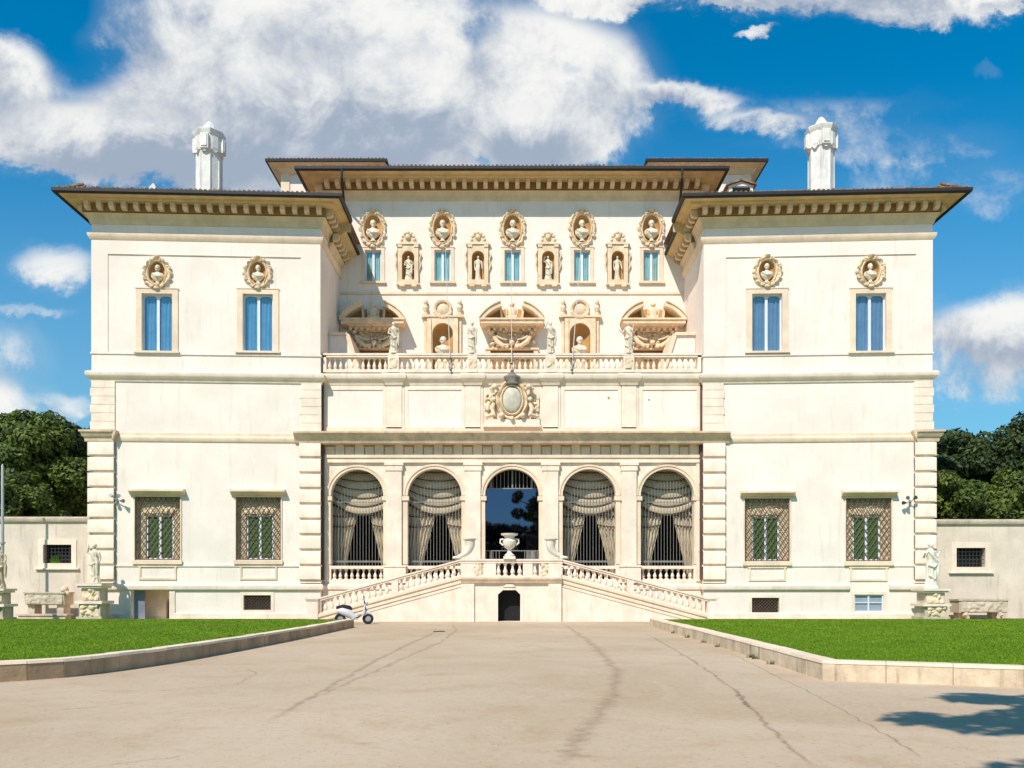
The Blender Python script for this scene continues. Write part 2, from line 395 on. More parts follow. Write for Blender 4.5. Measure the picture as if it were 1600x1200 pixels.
def smooth_path(P, n=6):
    out = []
    for i in range(len(P)-1):
        a, b, c, d = P[max(i-1, 0)], P[i], P[i+1], P[min(i+2, len(P)-1)]
        for k in range(n):
            t = k/n; out.append(tuple(.5*(2*b[j]+(c[j]-a[j])*t+(2*a[j]-5*b[j]+4*c[j]-d[j])*t*t+(3*b[j]-a[j]-3*c[j]+d[j])*t**3) for j in (0, 1)))
    return out+[P[-1]]
LC = smooth_path([gp(553, 980), gp(480, 996), gp(400, 1012), gp(320, 1027), gp(245, 1040), gp(120, 1057), gp(0, 1066), gp(-160, 1073), gp(-600, 1082)])
RC = [gp(1015, 978), gp(1100, 1003), gp(1185, 1030), gp(1285, 1063), gp(1600, 1075), gp(2100, 1092)]
def lawn_z(y): return .30 if y < -9.5 else .30-.27*min(1, (y+9.5)/9.0)
def resample(P, step):
    out = []
    for i in range(len(P)-1):
        L = math.dist(P[i], P[i+1]); n = max(1, round(L/step))
        out += [(P[i][0]+(P[i+1][0]-P[i][0])*k/n, P[i][1]+(P[i+1][1]-P[i][1])*k/n) for k in range(n)]
    return out+[P[-1]]
def kerb(path, side, label, mt='kerbstone'):
    t = empty('stone_kerb', (path[0][0], path[0][1], 0), 0, label, 'kerb')
    P = path if len(path) > 10 else resample(path, .95)
    if len(path) > 10:
        Q = [path[0]]
        for q in path[1:]:
            if math.dist(Q[-1], q) > .55: Q.append(q)
        P = Q
    first = (path[0][0], path[0][1])
    for i in range(len(P)-1):
        a, b = Vector(P[i]), Vector(P[i+1]); d = (b-a).normalized(); a = a+d*.004; b = b-d*.004
        j = random.uniform(-.006, .006); z = .33+random.uniform(-.006, .006)
        m = MB().sweep([a, b], [(0+j, -.02), (0+j, z-.03), (-.025+j, z), (-.30, z), (-.30, -.02)], side)
        m.xf(lambda x, y, zz: (x-first[0], y-first[1], zz))
        m.build('kerb_stone', mt, t)
        m = MB().sweep([a, b], [(j+.01, z-.045), (j-.01, z+.006), (-.31, z+.006), (-.31, z-.045)], side).xf(lambda x, y, zz: (x-first[0], y-first[1], zz)); m.build('kerb_top', 'stone', t)  # thin added slab, paler so the lit look of the top is in its colour
M['kerbstone_shaded'] = material('shaded_kerb_stone', (.46, .32, .20), .9, .3, 1.2, .7, 9, .2, streak=.5, grime=(.17, .11, .07), fine=.5)  # browner kerb stone for the left; the face's shade is put into the colour
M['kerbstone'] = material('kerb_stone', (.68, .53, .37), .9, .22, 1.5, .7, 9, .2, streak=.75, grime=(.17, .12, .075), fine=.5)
kerb(LC, -1, 'long curved stone kerb holding up the left lawn, its face in shade', 'kerbstone_shaded')
kerb(RC, 1, 'angular sunlit stone kerb around the right lawn, streaked with black grime')
def lawn(path, far, name):
    poly = path+far
    bm = bmesh.new(); vs = [bm.verts.new((x, y, 0)) for x, y in poly]; f = bm.faces.new(vs)
    for yc in np.arange(-30, 0, 1.5):
        bmesh.ops.bisect_plane(bm, geom=bm.verts[:]+bm.edges[:]+bm.faces[:], plane_co=(0, yc, 0), plane_no=(0, 1, 0))
    for v in bm.verts: v.co.z = lawn_z(v.co.y)
    me = bpy.data.meshes.new(name); bm.to_mesh(me); bm.free(); me.materials.append(M['lawn'])
    o = bpy.data.objects.new(name, me); col.objects.link(o); tag(o, kind='structure'); return poly
def off(P, dx, dy=0): return [(x+dx, y+dy) for x, y in P]
LP = lawn(off(LC, -.15, .0)[:-2]+[(LC[-2][0], LC[-2][1]+.15), (LC[-1][0], LC[-1][1]+.15)], [(-40, -1.3), (-22, -1.3), (-21.8, -.75), (-10.3, -.75), (-9.6, -4.6)], 'lawn')
RP = lawn([(x+.15, y+.0) for x, y in RC[:3]]+[(RC[3][0]+.12, RC[3][1]+.2)]+[(x, y+.15) for x, y in RC[4:]], [(40, -1.3), (22, -1.3), (21.8, -.75), (10.3, -.75), (9.0, -4.6)], 'lawn')
def inside(poly, x, y):
    c = np.zeros(len(x), bool); n = len(poly)
    for i in range(n):
        x0, y0 = poly[i]; x1, y1 = poly[(i+1) % n]
        k = ((y0 > y) != (y1 > y)); xi = (x1-x0)*(y-y0)/((y1-y0) if y1 != y0 else 1e-9)+x0
        c ^= k & (x < xi)
    return c
def grass(poly, n):
    X = []; Y = []
    while len(X) < n:
        d = 13+32*rng.random(n)**1.0; y = d-D0
        u = (rng.random(n)*2-1)*.62; x = u*d
        k = inside(poly, x, y); X += list(x[k]); Y += list(y[k])
    X = np.array(X[:n]); Y = np.array(Y[:n]); d = Y+D0
    z = np.where(Y < -9.5, .30, .30-.27*np.clip((Y+9.5)/9, 0, 1))
    a = rng.random(n)*math.pi; w = .007*np.maximum(1, d/14); h = .014+.022*rng.random(n)
    lx = rng.normal(0, .03, n); ly = rng.normal(0, .03, n)
    V = np.empty((n, 3, 3)); V[:, 0] = np.stack([X-np.cos(a)*w, Y-np.sin(a)*w, z-.01], 1); V[:, 1] = np.stack([X+np.cos(a)*w, Y+np.sin(a)*w, z-.01], 1)
    V[:, 2] = np.stack([X+lx, Y+ly, z+h], 1)
    me = bpy.data.meshes.new('grass'); me.vertices.add(3*n); me.vertices.foreach_set('co', V.reshape(-1))
    me.loops.add(3*n); me.loops.foreach_set('vertex_index', np.arange(3*n)); me.polygons.add(n)
    me.polygons.foreach_set('loop_start', np.arange(0, 3*n, 3)); me.polygons.foreach_set('loop_total', np.full(n, 3)); me.update()
    me.materials.append(M['grass_blade']); o = bpy.data.objects.new('grass', me); col.objects.link(o); return o
tag(grass(LP, 110000), 'bright green mown grass covering the left lawn', 'grass', kind='stuff')
tag(grass(RP, 110000), 'bright green mown grass covering the right lawn', 'grass', kind='stuff')
def tufts(pts, n=26):
    m = MB()
    for x, y in pts:
        for k in range(n):
            a = random.uniform(0, 6.28); r = random.uniform(0, .12); l = random.uniform(.04, .13); b = random.uniform(0, 3.14)
            X, Y = x+r*math.cos(a), y+r*.5*math.sin(a)
            m.add([(X-.012*math.cos(b), Y-.012*math.sin(b), 0), (X+.012*math.cos(b), Y+.012*math.sin(b), 0), (X+random.gauss(0, .04), Y+random.gauss(0, .04), l)], [(0, 1, 2)])
    return m
p = [(RC[i][0]+(RC[i+1][0]-RC[i][0])*t-.05, RC[i][1]+(RC[i+1][1]-RC[i][1])*t) for i, t in ((0, .55), (0, .8), (1, .05), (1, .35), (1, .93), (1, .99), (2, .3))]
tag(tufts(p).build('weeds', 'leaf_oak', smooth=0), 'small weeds sprouting along the foot of the right kerb', 'weeds', kind='stuff')

# ------------------------------------------------------------ the villa
villa = empty('villa', (0, 0, 0), 0, 'large cream baroque villa with two projecting wings, an arched loggia and a statue-lined terrace', 'villa')
ZE = pz(308, -1.16); Z_T = 12.9
ZT_R = pz(265, 3.65)
PH_IN = 9.97; PH_OUT = wa(143)

# --- prototypes (local: x centred, y=0 wall plane, z=0 bottom of the opening)
def folded(mb, x0, x1, z0, z1, y, folds, amp, nz=1, fn=None):
    n = folds*6
    for iz in range(nz+1):
        for i in range(n+1):
            t = i/n; s_ = iz/nz; xx = x0+(x1-x0)*t; zz = z0+(z1-z0)*s_
            if fn: xx, zz = fn(t, s_)
            mb.v.append((xx, y+amp*(.7*math.sin(t*folds*2*math.pi+.6*math.sin(s_*5))+.5*math.sin(t*folds*3.7+1.3+x0*5-s_*1.5)), zz))
    b = len(mb.v)-(n+1)*(nz+1)
    for iz in range(nz):
        for i in range(n): mb.f.append((b+iz*(n+1)+i, b+iz*(n+1)+i+1, b+(iz+1)*(n+1)+i+1, b+(iz+1)*(n+1)+i))
    return mb

def frame_mb(w, h, b, y0, y1, zlow=True):
    m = MB(); m.box(-w/2-b, -w/2, y0, y1, -b if zlow else 0, h+b); m.box(w/2, w/2+b, y0, y1, -b if zlow else 0, h+b); m.box(-w/2, w/2, y0, y1, h, h+b)
    if zlow: m.box(-w/2, w/2, y0, y1, -b, 0)
    return m

def sash_window(w, h, surround, cloth, sill=.1, dep=.23, head=True):
    root = frame_mb(w, h, surround, -.05, .02, False)
    root.box(-w/2-surround-.04, w/2+surround+.04, -.075, -.05, h+surround-.05, h+surround)     # fillet
    root.box(-w/2-surround-.08, w/2+surround+.08, -.14, .02, -sill, 0)
    o = root.build('window', 'stone', villa)
    s = MB(); t = .075
    s.box(-w/2, -w/2+t, dep-.05, dep, 0, h); s.box(w/2-t, w/2, dep-.05, dep, 0, h); s.box(-w/2+t, w/2-t, dep-.05, dep, h-t, h); s.box(-w/2+t, w/2-t, dep-.05, dep, 0, t)
    s.box(-.07, .07, dep-.06, dep, t, h-t)
    if head:
        for sx in (-1, 1):
            a0, a1 = (.07, w/2-t) if sx > 0 else (-w/2+t, -.07)
            s.prism([(a0, h-t), (a0, h-t-.14), (a0+.06, h-t-.05), (a0+.14, h-t)], dep-.045, dep-.005); s.prism([(a1, h-t), (a1, h-t-.14), (a1-.06, h-t-.05), (a1-.14, h-t)], dep-.045, dep-.005)
    s.build('sash', 'white_paint', o)
    MB().box(-w/2+t*.5, w/2-t*.5, dep-.012, dep-.006, t*.5, h-t*.5).build('pane', 'glass', o)
    for sx in (-1, 1):
        c = folded(MB(), min(0, sx*(w/2-.02)), max(0, sx*(w/2-.02)), 0, h, dep+.05, 4, .03, 6)
        c.build('curtain', cloth, o)
    MB().box(-w/2, w/2, dep+.2, dep+.24, 0, h).build('backing', 'dark', o)
    return o

def lattice(mb, x0, x1, z0, z1, y, pitch, slope, r):
    # bars at +-slope clipped to the rectangle
    w = x1-x0; h = z1-z0
    k = -h/slope
    off = k
    while off < w:
        for sgn in (1, -1):
            # x = off + (z)/slope  (sgn=1), mirrored for -1
            za = max(0, -off*slope); zb = min(h, (w-off)*slope)
            if zb-za > .02:
                xa, xb = off+za/slope, off+zb/slope
                if sgn < 0: xa, xb = w-xa, w-xb
                mb.tube([(x0+xa, y, z0+za), (x0+xb, y, z0+zb)], r, 4)
        off += pitch
    return mb

def grille_window():
    w = 2.30; h = 3.26
    o = MB().box(-w/2-.22, w/2+.30, -.04, .02, h+.02, h+.16).box(-w/2-.06, -w/2, -.05, .02, -.02, h+.02).box(w/2, w/2+.06, -.05, .02, -.02, h+.02)
    o.box(-w/2-.1, w/2+.1, -.12, .02, -.22, -.02)
    o.prism_x([(.0, h+.10), (-.12, h+.10), (-.2, h+.2), (-.36, h+.26), (-.36, h+.36), (0, h+.42)], -w/2-.24, w/2+.24)
    # apron panel below
    o.box(-.95, .95, -.05, .02, -1.02, -.92).box(-.95, -.85, -.05, .02, -.92, -.36).box(.85, .95, -.05, .02, -.92, -.36).box(-1.0, 1.0, -.06, .02, -.36, -.22)
    o = o.build('window', 'stone', villa)
    # inner wall 0.3 m back, with its own opening
    iw, ih = 1.42, 2.32
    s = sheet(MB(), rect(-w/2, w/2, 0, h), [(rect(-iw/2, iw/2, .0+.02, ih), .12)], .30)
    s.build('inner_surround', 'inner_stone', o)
    hd = sheet_relief(-.85, .85, ih+.1, h-.35, .27, .10, 34, 9, seed=3); hd.build('carved_lintel', 'carving', o)
    t = .07; q = MB()
    q.box(-iw/2, -iw/2+.09, .36, .40, .02, ih); q.box(iw/2-.09, iw/2, .36, .40, .02, ih); q.box(-.06, .06, .355, .40, .02, ih); q.box(-iw/2+.15, iw/2-.15, .36, .40, ih-t, ih); q.box(-iw/2+.15, iw/2-.15, .36, .40, .02, .12)
    q.build('sash', 'white_paint', o)
    for sx in (-1, 1):
        m = MB(); x0, x1 = sorted((sx*.065, sx*(iw/2-.095)))
        for k in range(34): z = .1+k*(ih-.2)/34; m.add([(x0, .40, z), (x1, .40, z), (x1, .43, z+.045), (x0, .43, z+.045)], [(0, 1, 2, 3)])
        m.box(x0, x1, .44, .46, .02, ih)
        m.build('shutter', 'shutter', o)
    g = MB(); lattice(g, -w/2, w/2, 0, h, .06, .27, 1.5, .021)
    for a, b, c, d in ((-w/2, -w/2+.05, 0, h), (w/2-.05, w/2, 0, h), (-w/2, w/2, 0, .05), (-w/2, w/2, h-.05, h)): g.box(a, b, .04, .08, c, d)
    g.build('lattice_grille', 'grille', o, smooth=0)
    return o
M['inner_stone'] = material('shaded_surround_stone', (.60, .46, .31), .9, .15, 3, .4, 16, .1, fine=.4)  # darker copy of the trim stone; recess shade is put into its colour

def sheet_relief(x0, x1, z0, z1, y, amp, nx, nz, seed=0, bumps=None):
    rr = random.Random(seed); B = []
    nb = bumps or int(14*(x1-x0)*(z1-z0)/.6)+8
    for _ in range(nb):
        B.append((rr.uniform(x0, x1), rr.uniform(z0, z1), rr.uniform(.06, .2), rr.uniform(.05, .14), rr.uniform(0, 3.14), rr.uniform(.4, 1)))
    m = MB()
    for j in range(nz+1):
        for i in range(nx+1):
            X = x0+(x1-x0)*i/nx; Z = z0+(z1-z0)*j/nz; h = 0
            for bx, bz, ra, rb, an, a in B:
                dx, dz = X-bx, Z-bz; p_ = (dx*math.cos(an)+dz*math.sin(an))/ra; q_ = (-dx*math.sin(an)+dz*math.cos(an))/rb
                d = p_*p_+q_*q_
                if d < 1: h = max(h, a*math.sqrt(1-d))
            m.v.append((X, y-amp*h, Z))
    m.f = [(j*(nx+1)+i, j*(nx+1)+i+1, (j+1)*(nx+1)+i+1, (j+1)*(nx+1)+i) for j in range(nz) for i in range(nx)]
    return m

def medallion(rx, rz, gx, gz, seed=0):
    """oval niche with a carved scroll frame; origin at the centre of the oval; rx,rz hole; gx,gz outer"""
    m = MB(); n = 72; prof = [(0, .0), (.05, .10), (.16, .13), (.26, .10), (.34, .045), (.5, .10), (.68, .14), (.84, .09), (1.0, 0)]
    for i in range(n):
        a = 2*math.pi*i/n; lob = 1+.085*math.cos(8*a+.3)+.05*math.cos(3*a+seed)+.03*math.cos(13*a+seed*2)
        for t, h in prof:
            X = (rx+(gx*lob-rx)*t)*math.cos(a); Z = (rz+(gz*lob-rz)*t)*math.sin(a)
            m.v.append((X, -h*(1+(.45*math.sin(8*a+1) if t > .4 else 0)), Z))
    k = len(prof)
    m.f = [(i*k+j, i*k+j+1, ((i+1) % n)*k+j+1, ((i+1) % n)*k+j) for i in range(n) for j in range(k-1)]
    rr = random.Random(seed)
    for a in range(8):
        an = a*math.pi/4+.35; m.ball((gx*.93*math.cos(an), -.08, gz*.93*math.sin(an)), .10, n=8, m=5)
        m.tube([(gx*.80*math.cos(an+.2), -.10, gz*.8*math.sin(an+.2)), (gx*.97*math.cos(an+.12), -.14, gz*.97*math.sin(an+.12)), (gx*1.02*math.cos(an), -.10, gz*1.02*math.sin(an))], [.05, .06, .03], 6)
    m.lathe([(.02, -.06), (.14, -.02), (.17, .04), (.06, .1)], 8, (0, -.08, gz*1.02)); m.ball((0, -.1, -gz*1.0), .13, 1.3, .8, .8, 8, 5)
    o = m.build('medallion_frame', 'carving', villa)
    b = MB(); rings = 6; n = 24                 # concave niche back
    for r in range(rings+1):
        t = r/rings
        for i in range(n):
            a = 2*math.pi*i/n; b.v.append((rx*math.cos(a)*(math.cos(t*math.pi/2)), .30*math.sin(t*math.pi/2)+.0, rz*math.sin(a)*math.cos(t*math.pi/2)))
    b.f = [(r*n+i, r*n+(i+1) % n, (r+1)*n+(i+1) % n, (r+1)*n+i) for r in range(rings) for i in range(n)]
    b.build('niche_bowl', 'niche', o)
    return o

def niche_bowl(w, h, d):
    """half-cylinder niche with quarter-sphere head; base at z=0"""
    b = MB(); r = w/2; zs = h-r; n = 12; rows = []
    for z in (0, zs*.5, zs): rows.append([(-r*math.cos(math.pi*i/n), d*math.sin(math.pi*i/n), z) for i in range(n+1)])
    for k in range(1, 7):
        t = k/6*math.pi/2; rows.append([(-r*math.cos(t)*math.cos(math.pi*i/n), d*math.cos(t)*math.sin(math.pi*i/n), zs+r*math.sin(t)) for i in range(n+1)])
    for rw in rows: b.v += rw
    b.f = [(j*(n+1)+i, j*(n+1)+i+1, (j+1)*(n+1)+i+1, (j+1)*(n+1)+i) for j in range(len(rows)-1) for i in range(n)]
    k = len(b.v); b.v += rows[0]; b.f.append(tuple(range(k, k+n+1)))
    return b

# --- wings
def wing(s):
    X = lambda a: s*a
    side = -1 if s < 0 else 1        # outward side for a path running inner-back -> front -> outer-back
    path = [(X(PH_IN), 5.1), (X(PH_IN), 0), (X(PH_OUT), 0), (X(PH_OUT), 14)]
    pathc = [(X(PH_IN), .45), (X(PH_IN), 0), (X(PH_OUT), 0), (X(PH_OUT), 14)]
    up = [245.5, 403] if s < 0 else [1198.5, 1360.5]
    lo = [246.5, 404] if s < 0 else [1198.5, 1357]
    holes = []; wins_u = []; wins_l = []
    for p in up:
        a = wa(p); z0 = wz(p, 549); z1 = wz(p, 459); holes.append((rect(X(a)-.77, X(a)+.77, z0, z1), .5)); wins_u.append((X(a), z0, z1-z0))
        zc = wz(p, 427 if s < 0 else 424.5); holes.append((oval(X(a), zc, .42, .58), .02)); wins_u[-1] += (zc,)
    for p in lo:
        a = wa(p); z0 = wz(p, 875 if s < 0 else 877); holes.append((rect(X(a)-1.15, X(a)+1.15, z0, z0+3.26), .30)); wins_l.append((X(a), z0))
    bas = []
    if s < 0:
        a = wa(402); bas.append(('g', X(a), wz(402, 953), wz(402, 930), .70)); ad = (wa(205), wa(265)); zd = wz(235, 922)
        holes.append((rect(X(ad[0]), X(ad[1]), .02, zd), 1.2))
    else:
        a = wa(1196); bas.append(('g', X(a), wz(1196, 957), wz(1196, 934), .70)); a = wa(1357.5); bas.append(('w', X(a), wz(1357, 956), wz(1357, 929), .74))
    for t, x, z0, z1, hw in bas: holes.append((rect(x-hw, x+hw, z0, z1), .3))
    m = sheet(MB(), rect(min(X(PH_IN), X(PH_OUT)), max(X(PH_IN), X(PH_OUT)), 0, ZE-.02), holes, 0)
    for x in (PH_IN, PH_OUT): m.add([(X(x), 0, 0), (X(x), 14, 0), (X(x), 14, ZE-.02), (X(x), 0, ZE-.02)], [(0, 1, 2, 3)])
    m.add([(X(PH_IN), 14, 0), (X(PH_OUT), 14, 0), (X(PH_OUT), 14, ZE), (X(PH_IN), 14, ZE)], [(0, 1, 2, 3)])
    m.build('wing_wall', 'plaster', villa, True)
    if s < 0:   # side entrance: reveal, arch wall inside
        q = MB().box(X(wa(205)), X(wa(222)), .35, .42, .02, zd-.01); q.build('entrance_reveal', 'blue_grey_reveal', villa, True)  # flat blue-grey panel for the reveal at the outer side
        xa, xb = X(ad[0]), X(ad[1])
        q = sheet(MB(), rect(xa, xb, .0, zd), [(arch_loop(X(wa(245)), X(wa(262)), .0, .85), .3)], 1.2); q.build('inner_arch_wall', 'stone', villa, True)
        MB().box(xa, xb, 2.2, 2.25, 0, zd).build('inner_arch_wall', 'dark', villa, True)
        f = MB().box(xa-.28, xa, -.05, .02, 0, zd).box(xb, xb+.28, -.05, .02, 0, zd); f.build('door_surround', 'travertine', villa, True)
    # plinth, mouldings
    zp = pz(917)
    skip = ad if s < 0 else (wa(1335), wa(1380))
    def sweep_gap(prof, mat, name, pth, gap=None):
        m = MB()
        if gap is None: m.sweep(pth, prof, side)
        else:
            g0, g1 = gap   # distances from the axis, g0<g1
            m.sweep([pth[0], pth[1], (X(g0), 0)], prof, side); m.sweep([(X(g1), 0), pth[2], pth[3]], prof, side)
        return m.build(name, mat, villa, True)
    g0, g1 = min(skip)-.28, max(skip)+.28
    sweep_gap([(0, -.02), (.10, -.02), (.10, .30), (.07, .34), (0, .34)], 'travertine', 'base_course', pathc, (g0, g1) if s < 0 else None)
    sweep_gap([(0, 0), (.055, 0), (.055, zp-.14), (0, zp-.14)][0:4], 'travertine', 'plinth', pathc, (g0, g1)) if False else None
    sweep_gap([(0, zp-.14), (.12, zp-.14), (.14, zp-.06), (.14, zp+.06), (.08, zp+.14), (0, zp+.16)], 'travertine', 'plinth_moulding', pathc, (g0, g1) if s > 0 else None)
    z = pz(884); sweep_gap([(0, z-.05), (.045, z-.05), (.045, z+.05), (0, z+.05)], 'plaster', 'string_course', pathc)
    z = pz(688); sweep_gap([(0, z-.14), (.04, z-.14), (.10, z-.02), (.10, z+.08), (.03, z+.14), (.03, z+.32), (0, z+.33)], 'stone', 'string_course', pathc)
    z = pz(594); sweep_gap([(0, z-.20), (.05, z-.20), (.09, z-.06), (.20, z+.04), (.24, z+.12), (.24, z+.26), (.16, z+.32), (0, z+.36)], 'travertine', 'floor_cornice', path)
    z = pz(556); sweep_gap([(0, z-.05), (.05, z-.05), (.05, z+.04), (0, z+.05)], 'plaster', 'string_course', path)
    z = pz(377.5); sweep_gap([(0, z-.14), (.05, z-.14), (.12, z-.02), (.16, z+.10), (.16, z+.18), (0, z+.24)], 'stone', 'string_course', path)
    # recessed panel of the upper storey: raised border strips
    a0, a1 = wa(169) if s < 0 else wa(1431), wa(470) if s < 0 else wa(1134)
    zt = pz(403.5); zb = pz(556)+.05; zl = pz(377.5)-.14
    m = MB(); m.box(X(PH_IN), X(a1), -.035, .01, zb, zl); m.box(X(a0), X(PH_OUT), -.035, .01, zb, zl); m.box(X(a1), X(a0), -.035, .01, zt, zl)
    m.box(X(a1), X(a0), -.055, -.035, zt, zt+.05)
    m.build('panel_border', 'plaster', villa, True)
    # quoins
    qi = (PH_IN-.04, wa(469) if s < 0 else wa(1132)); qo = (wa(180) if s < 0 else wa(1428), PH_OUT+.05)
    for (b0, b1), out in ((qi, 0), (qo, 1)):
        m = MB(); n = 9; zl0 = pz(909); zl1 = pz(689)-.15; H_ = (zl1-zl0)/n
        for k in range(n):
            za = zl0+k*H_+.085; zb_ = zl0+(k+1)*H_-.005
            e = 0 if k % 2 else 0.0
            m.prism_x([(-.0, za), (-.17, za+.01), (-.20, za+.05), (-.20, zb_-.05), (-.17, zb_), (0, zb_)], X(b0), X(b1+(.0)))
            if out: m.box(X(PH_OUT-.1), X(PH_OUT+.13), -.17, 1.1 if k % 2 else .7, za, zb_)
        m.box(X(b0), X(b1), -.085, 0, zl0-.0, zl1)
        m.box(X(b0), X(b1), -.10, 0, pz(916)+.16, zl0)
        n = 6; zl0 = pz(676)+.05; zl1 = pz(597); H_ = (zl1-zl0)/n
        for k in range(n): m.box(X(b0), X(b1-(.06 if k % 2 else 0)), -.06, 0, zl0+k*H_+.012, zl0+(k+1)*H_-.012)
        m.box(X(b0+.02), X(b1-.08), -.04, 0, zl0, zl1)
        m.build('quoin', 'travertine', villa, True)
        zc = pz(689); q = MB()
        pth = [(X(b0), 0), (X(b1), 0)] if not out else [(X(b0), 0), (X(b1), 0), (X(b1), 1.2)]
        if out: q.sweep(pth, [(0, zc-.15), (.20, zc-.15), (.22, zc+.02), (.30, zc+.10), (.36, zc+.28), (.42, zc+.32), (.42, zc+.42), (0, zc+.47)], side)
        if out: q.prism([(X(b0-.18), zc+.32), (X(b0), zc-.1), (X(b0), zc+.44), (X(b0-.18), zc+.42)], -.36, 0)
        if out: q.build('quoin_capital', 'stain_stone', villa, True)
    # windows
    return wins_u, wins_l, bas, path, side
wl = wing(-1); wr = wing(1)

# upper wing windows
pu = [sash_window(1.54, wl[0][0][2], .30, 'blue_cloth', .10), None]
pu[1] = sash_window(1.54, wr[0][0][2], .30, 'slate_cloth', .10)
for W, proto in ((wl[0], pu[0]), (wr[0], pu[1])):
    for i, (x, z, h, zc) in enumerate(W):
        o = proto if i == 0 else copy_tree(proto, villa); place(o, x, 0, z)
gw = grille_window()
for i, (x, z) in enumerate(wl[1]+wr[1]):
    o = gw if i == 0 else copy_tree(gw, villa); place(o, x, 0, z)
med = [medallion(.42, .58, .74, .78, 1), medallion(.42, .58, .74, .78, 4)]
for i, (x, z, h, zc) in enumerate(wl[0]+wr[0]):
    o = med[i] if i < 2 else copy_tree(med[i % 2], villa); place(o, x, 0, zc)
def basement(kind, x, z0, z1, hw):
    h = z1-z0; o = frame_mb(2*hw, h, .16, -.03, .02); o = o.build('basement_window', 'travertine', villa)
    if kind == 'g':
        g = MB(); lattice(g, -hw, hw, 0, h, .05, .17, 1.0, .012); g.build('lattice_grille', 'grille', o, smooth=0); MB().box(-hw, hw, .25, .3, 0, h).build('backing', 'dark', o)
    else:
        g = MB().box(-hw, hw, .04, .1, h-.07, h).box(-hw, hw, .04, .1, 0, .06).box(-hw, -hw+.06, .04, .1, .06, h-.07).box(hw-.06, hw, .04, .1, .06, h-.07).box(-.04, .04, .04, .1, .06, h-.07).box(-hw+.06, -.04, .05, .09, h*.5, h*.5+.05).box(.04, hw-.06, .05, .09, h*.5, h*.5+.05)
        g.build('sash', 'white_paint', o); MB().box(-hw, hw, .11, .12, 0, h).build('pane', 'frost', o)
    place(o, x, 0, z0)
M['frost'] = material('frosted_pane', (.30, .34, .40), .35, .1, 3, spec=.5)
for b in wl[2]+wr[2]: basement(*b)

# --- eaves
def modillions(parent, path, side, z0, z1, o0, o1, w, pitch, warp=False, seen=(1,)):
    """brackets along a path; those on the segments in `seen` are objects, the rest (out of the photograph) one mesh"""
    proto = MB().prism_x([(-o0, 0), (-o1+.12, .02), (-o1, .12), (-o1, z1-z0), (-o0, z1-z0)], -w/2, w/2); first = None; rest = MB()
    for i in range(len(path)-1):
        a, b = Vector(path[i]), Vector(path[i+1]); L = (b-a).length; d = (b-a).normalized(); nrm = Vector((d.y, -d.x))*side
        n = max(1, round(L/pitch)); ang = math.atan2(d.y, d.x)
        for k in range(n+1):
            c = a+d*(L*k/n); ca, sa = math.cos(ang), math.sin(ang); flip = 1 if Vector((-sa, ca)).dot(nrm) < 0 else -1
            wy = -K*max(0, abs(c.x)-AX) if warp else 0
            if i in seen:
                if first is None: first = o = proto.build('modillion', 'eave_stone', parent)
                else: o = first.copy(); col.objects.link(o); o.parent = parent
                sh = (-math.atan(K)*(1 if c.x > 0 else -1)) if warp else 0
                o.location = (c.x, c.y+wy, z0); o.rotation_euler[2] = ang+(0 if flip > 0 else math.pi)+sh
            else:
                q = MB().add(proto.v, proto.f); q.xf(lambda x, y, z: (c.x+(ca*x-sa*y*1)*flip, c.y+(sa*x+ca*y)*flip+wy, z+z0)); rest.add(q.v, q.f)
    if rest.v: tag(rest.build('modillion_run', 'eave_stone', parent), kind='stuff')
def eave(path, side, ze, over, warp, seen=(0, 1), tiles=True, drop=0.0, parent=None):
    """closed-in eave around a path: mouldings, modillions, soffit board, gutter"""
    sc = over/1.16
    m = MB().sweep(path, [(0, ze-1.12), (.05, ze-1.12), (.10, ze-.95), (.12, ze-.86), (.20, ze-.80), (.24, ze-.70), (.30, ze-.64), (0, ze-.60)], side)
    m.build('eave_moulding', 'eave_stone', villa, warp)
    m = MB().sweep(path, [(0, ze-.60), (.32, ze-.60), (.32, ze-.18), (0, ze-.18)], side); ep = m.build('eave_panel', 'panel', villa, warp)
    modillions(ep, path, side, ze-.56, ze-.19, .30, .66*sc, .24, .60, warp, seen)
    m = MB().sweep(path, [(0, ze-.18), (.80*sc, ze-.18), (.84*sc, ze-.08), (over, ze-.02), (over, ze+.03), (0, ze+.03)], side); m.build('soffit', 'eave', villa, warp)
    m = MB().sweep(path, [(over-.02, ze+.035), (over+.03, ze-.09), (over+.12, ze-.10), (over+.18, ze-.02), (over+.18, ze+.13), (over+.14, ze+.15), (over-.02, ze+.15)], side); m.build('gutter', 'gutter', villa, warp)
def tile_row(path, side, z, out, warp, run=1.4, rise=.28):
    m = MB()
    for i in range(len(path)-1):
        a, b = Vector(path[i]), Vector(path[i+1]); L = (b-a).length; d = (b-a).normalized(); nrm = Vector((d.y, -d.x))*side
        n = round(L/.24)
        for k in range(n):
            c = a+d*(L*(k+.5)/n)+nrm*out; e = c-nrm*run; j = random.uniform(-.012, .02)
            m.tube([(c.x, c.y, z+j), (e.x, e.y, z+rise+j)], .085, 6)
    return m
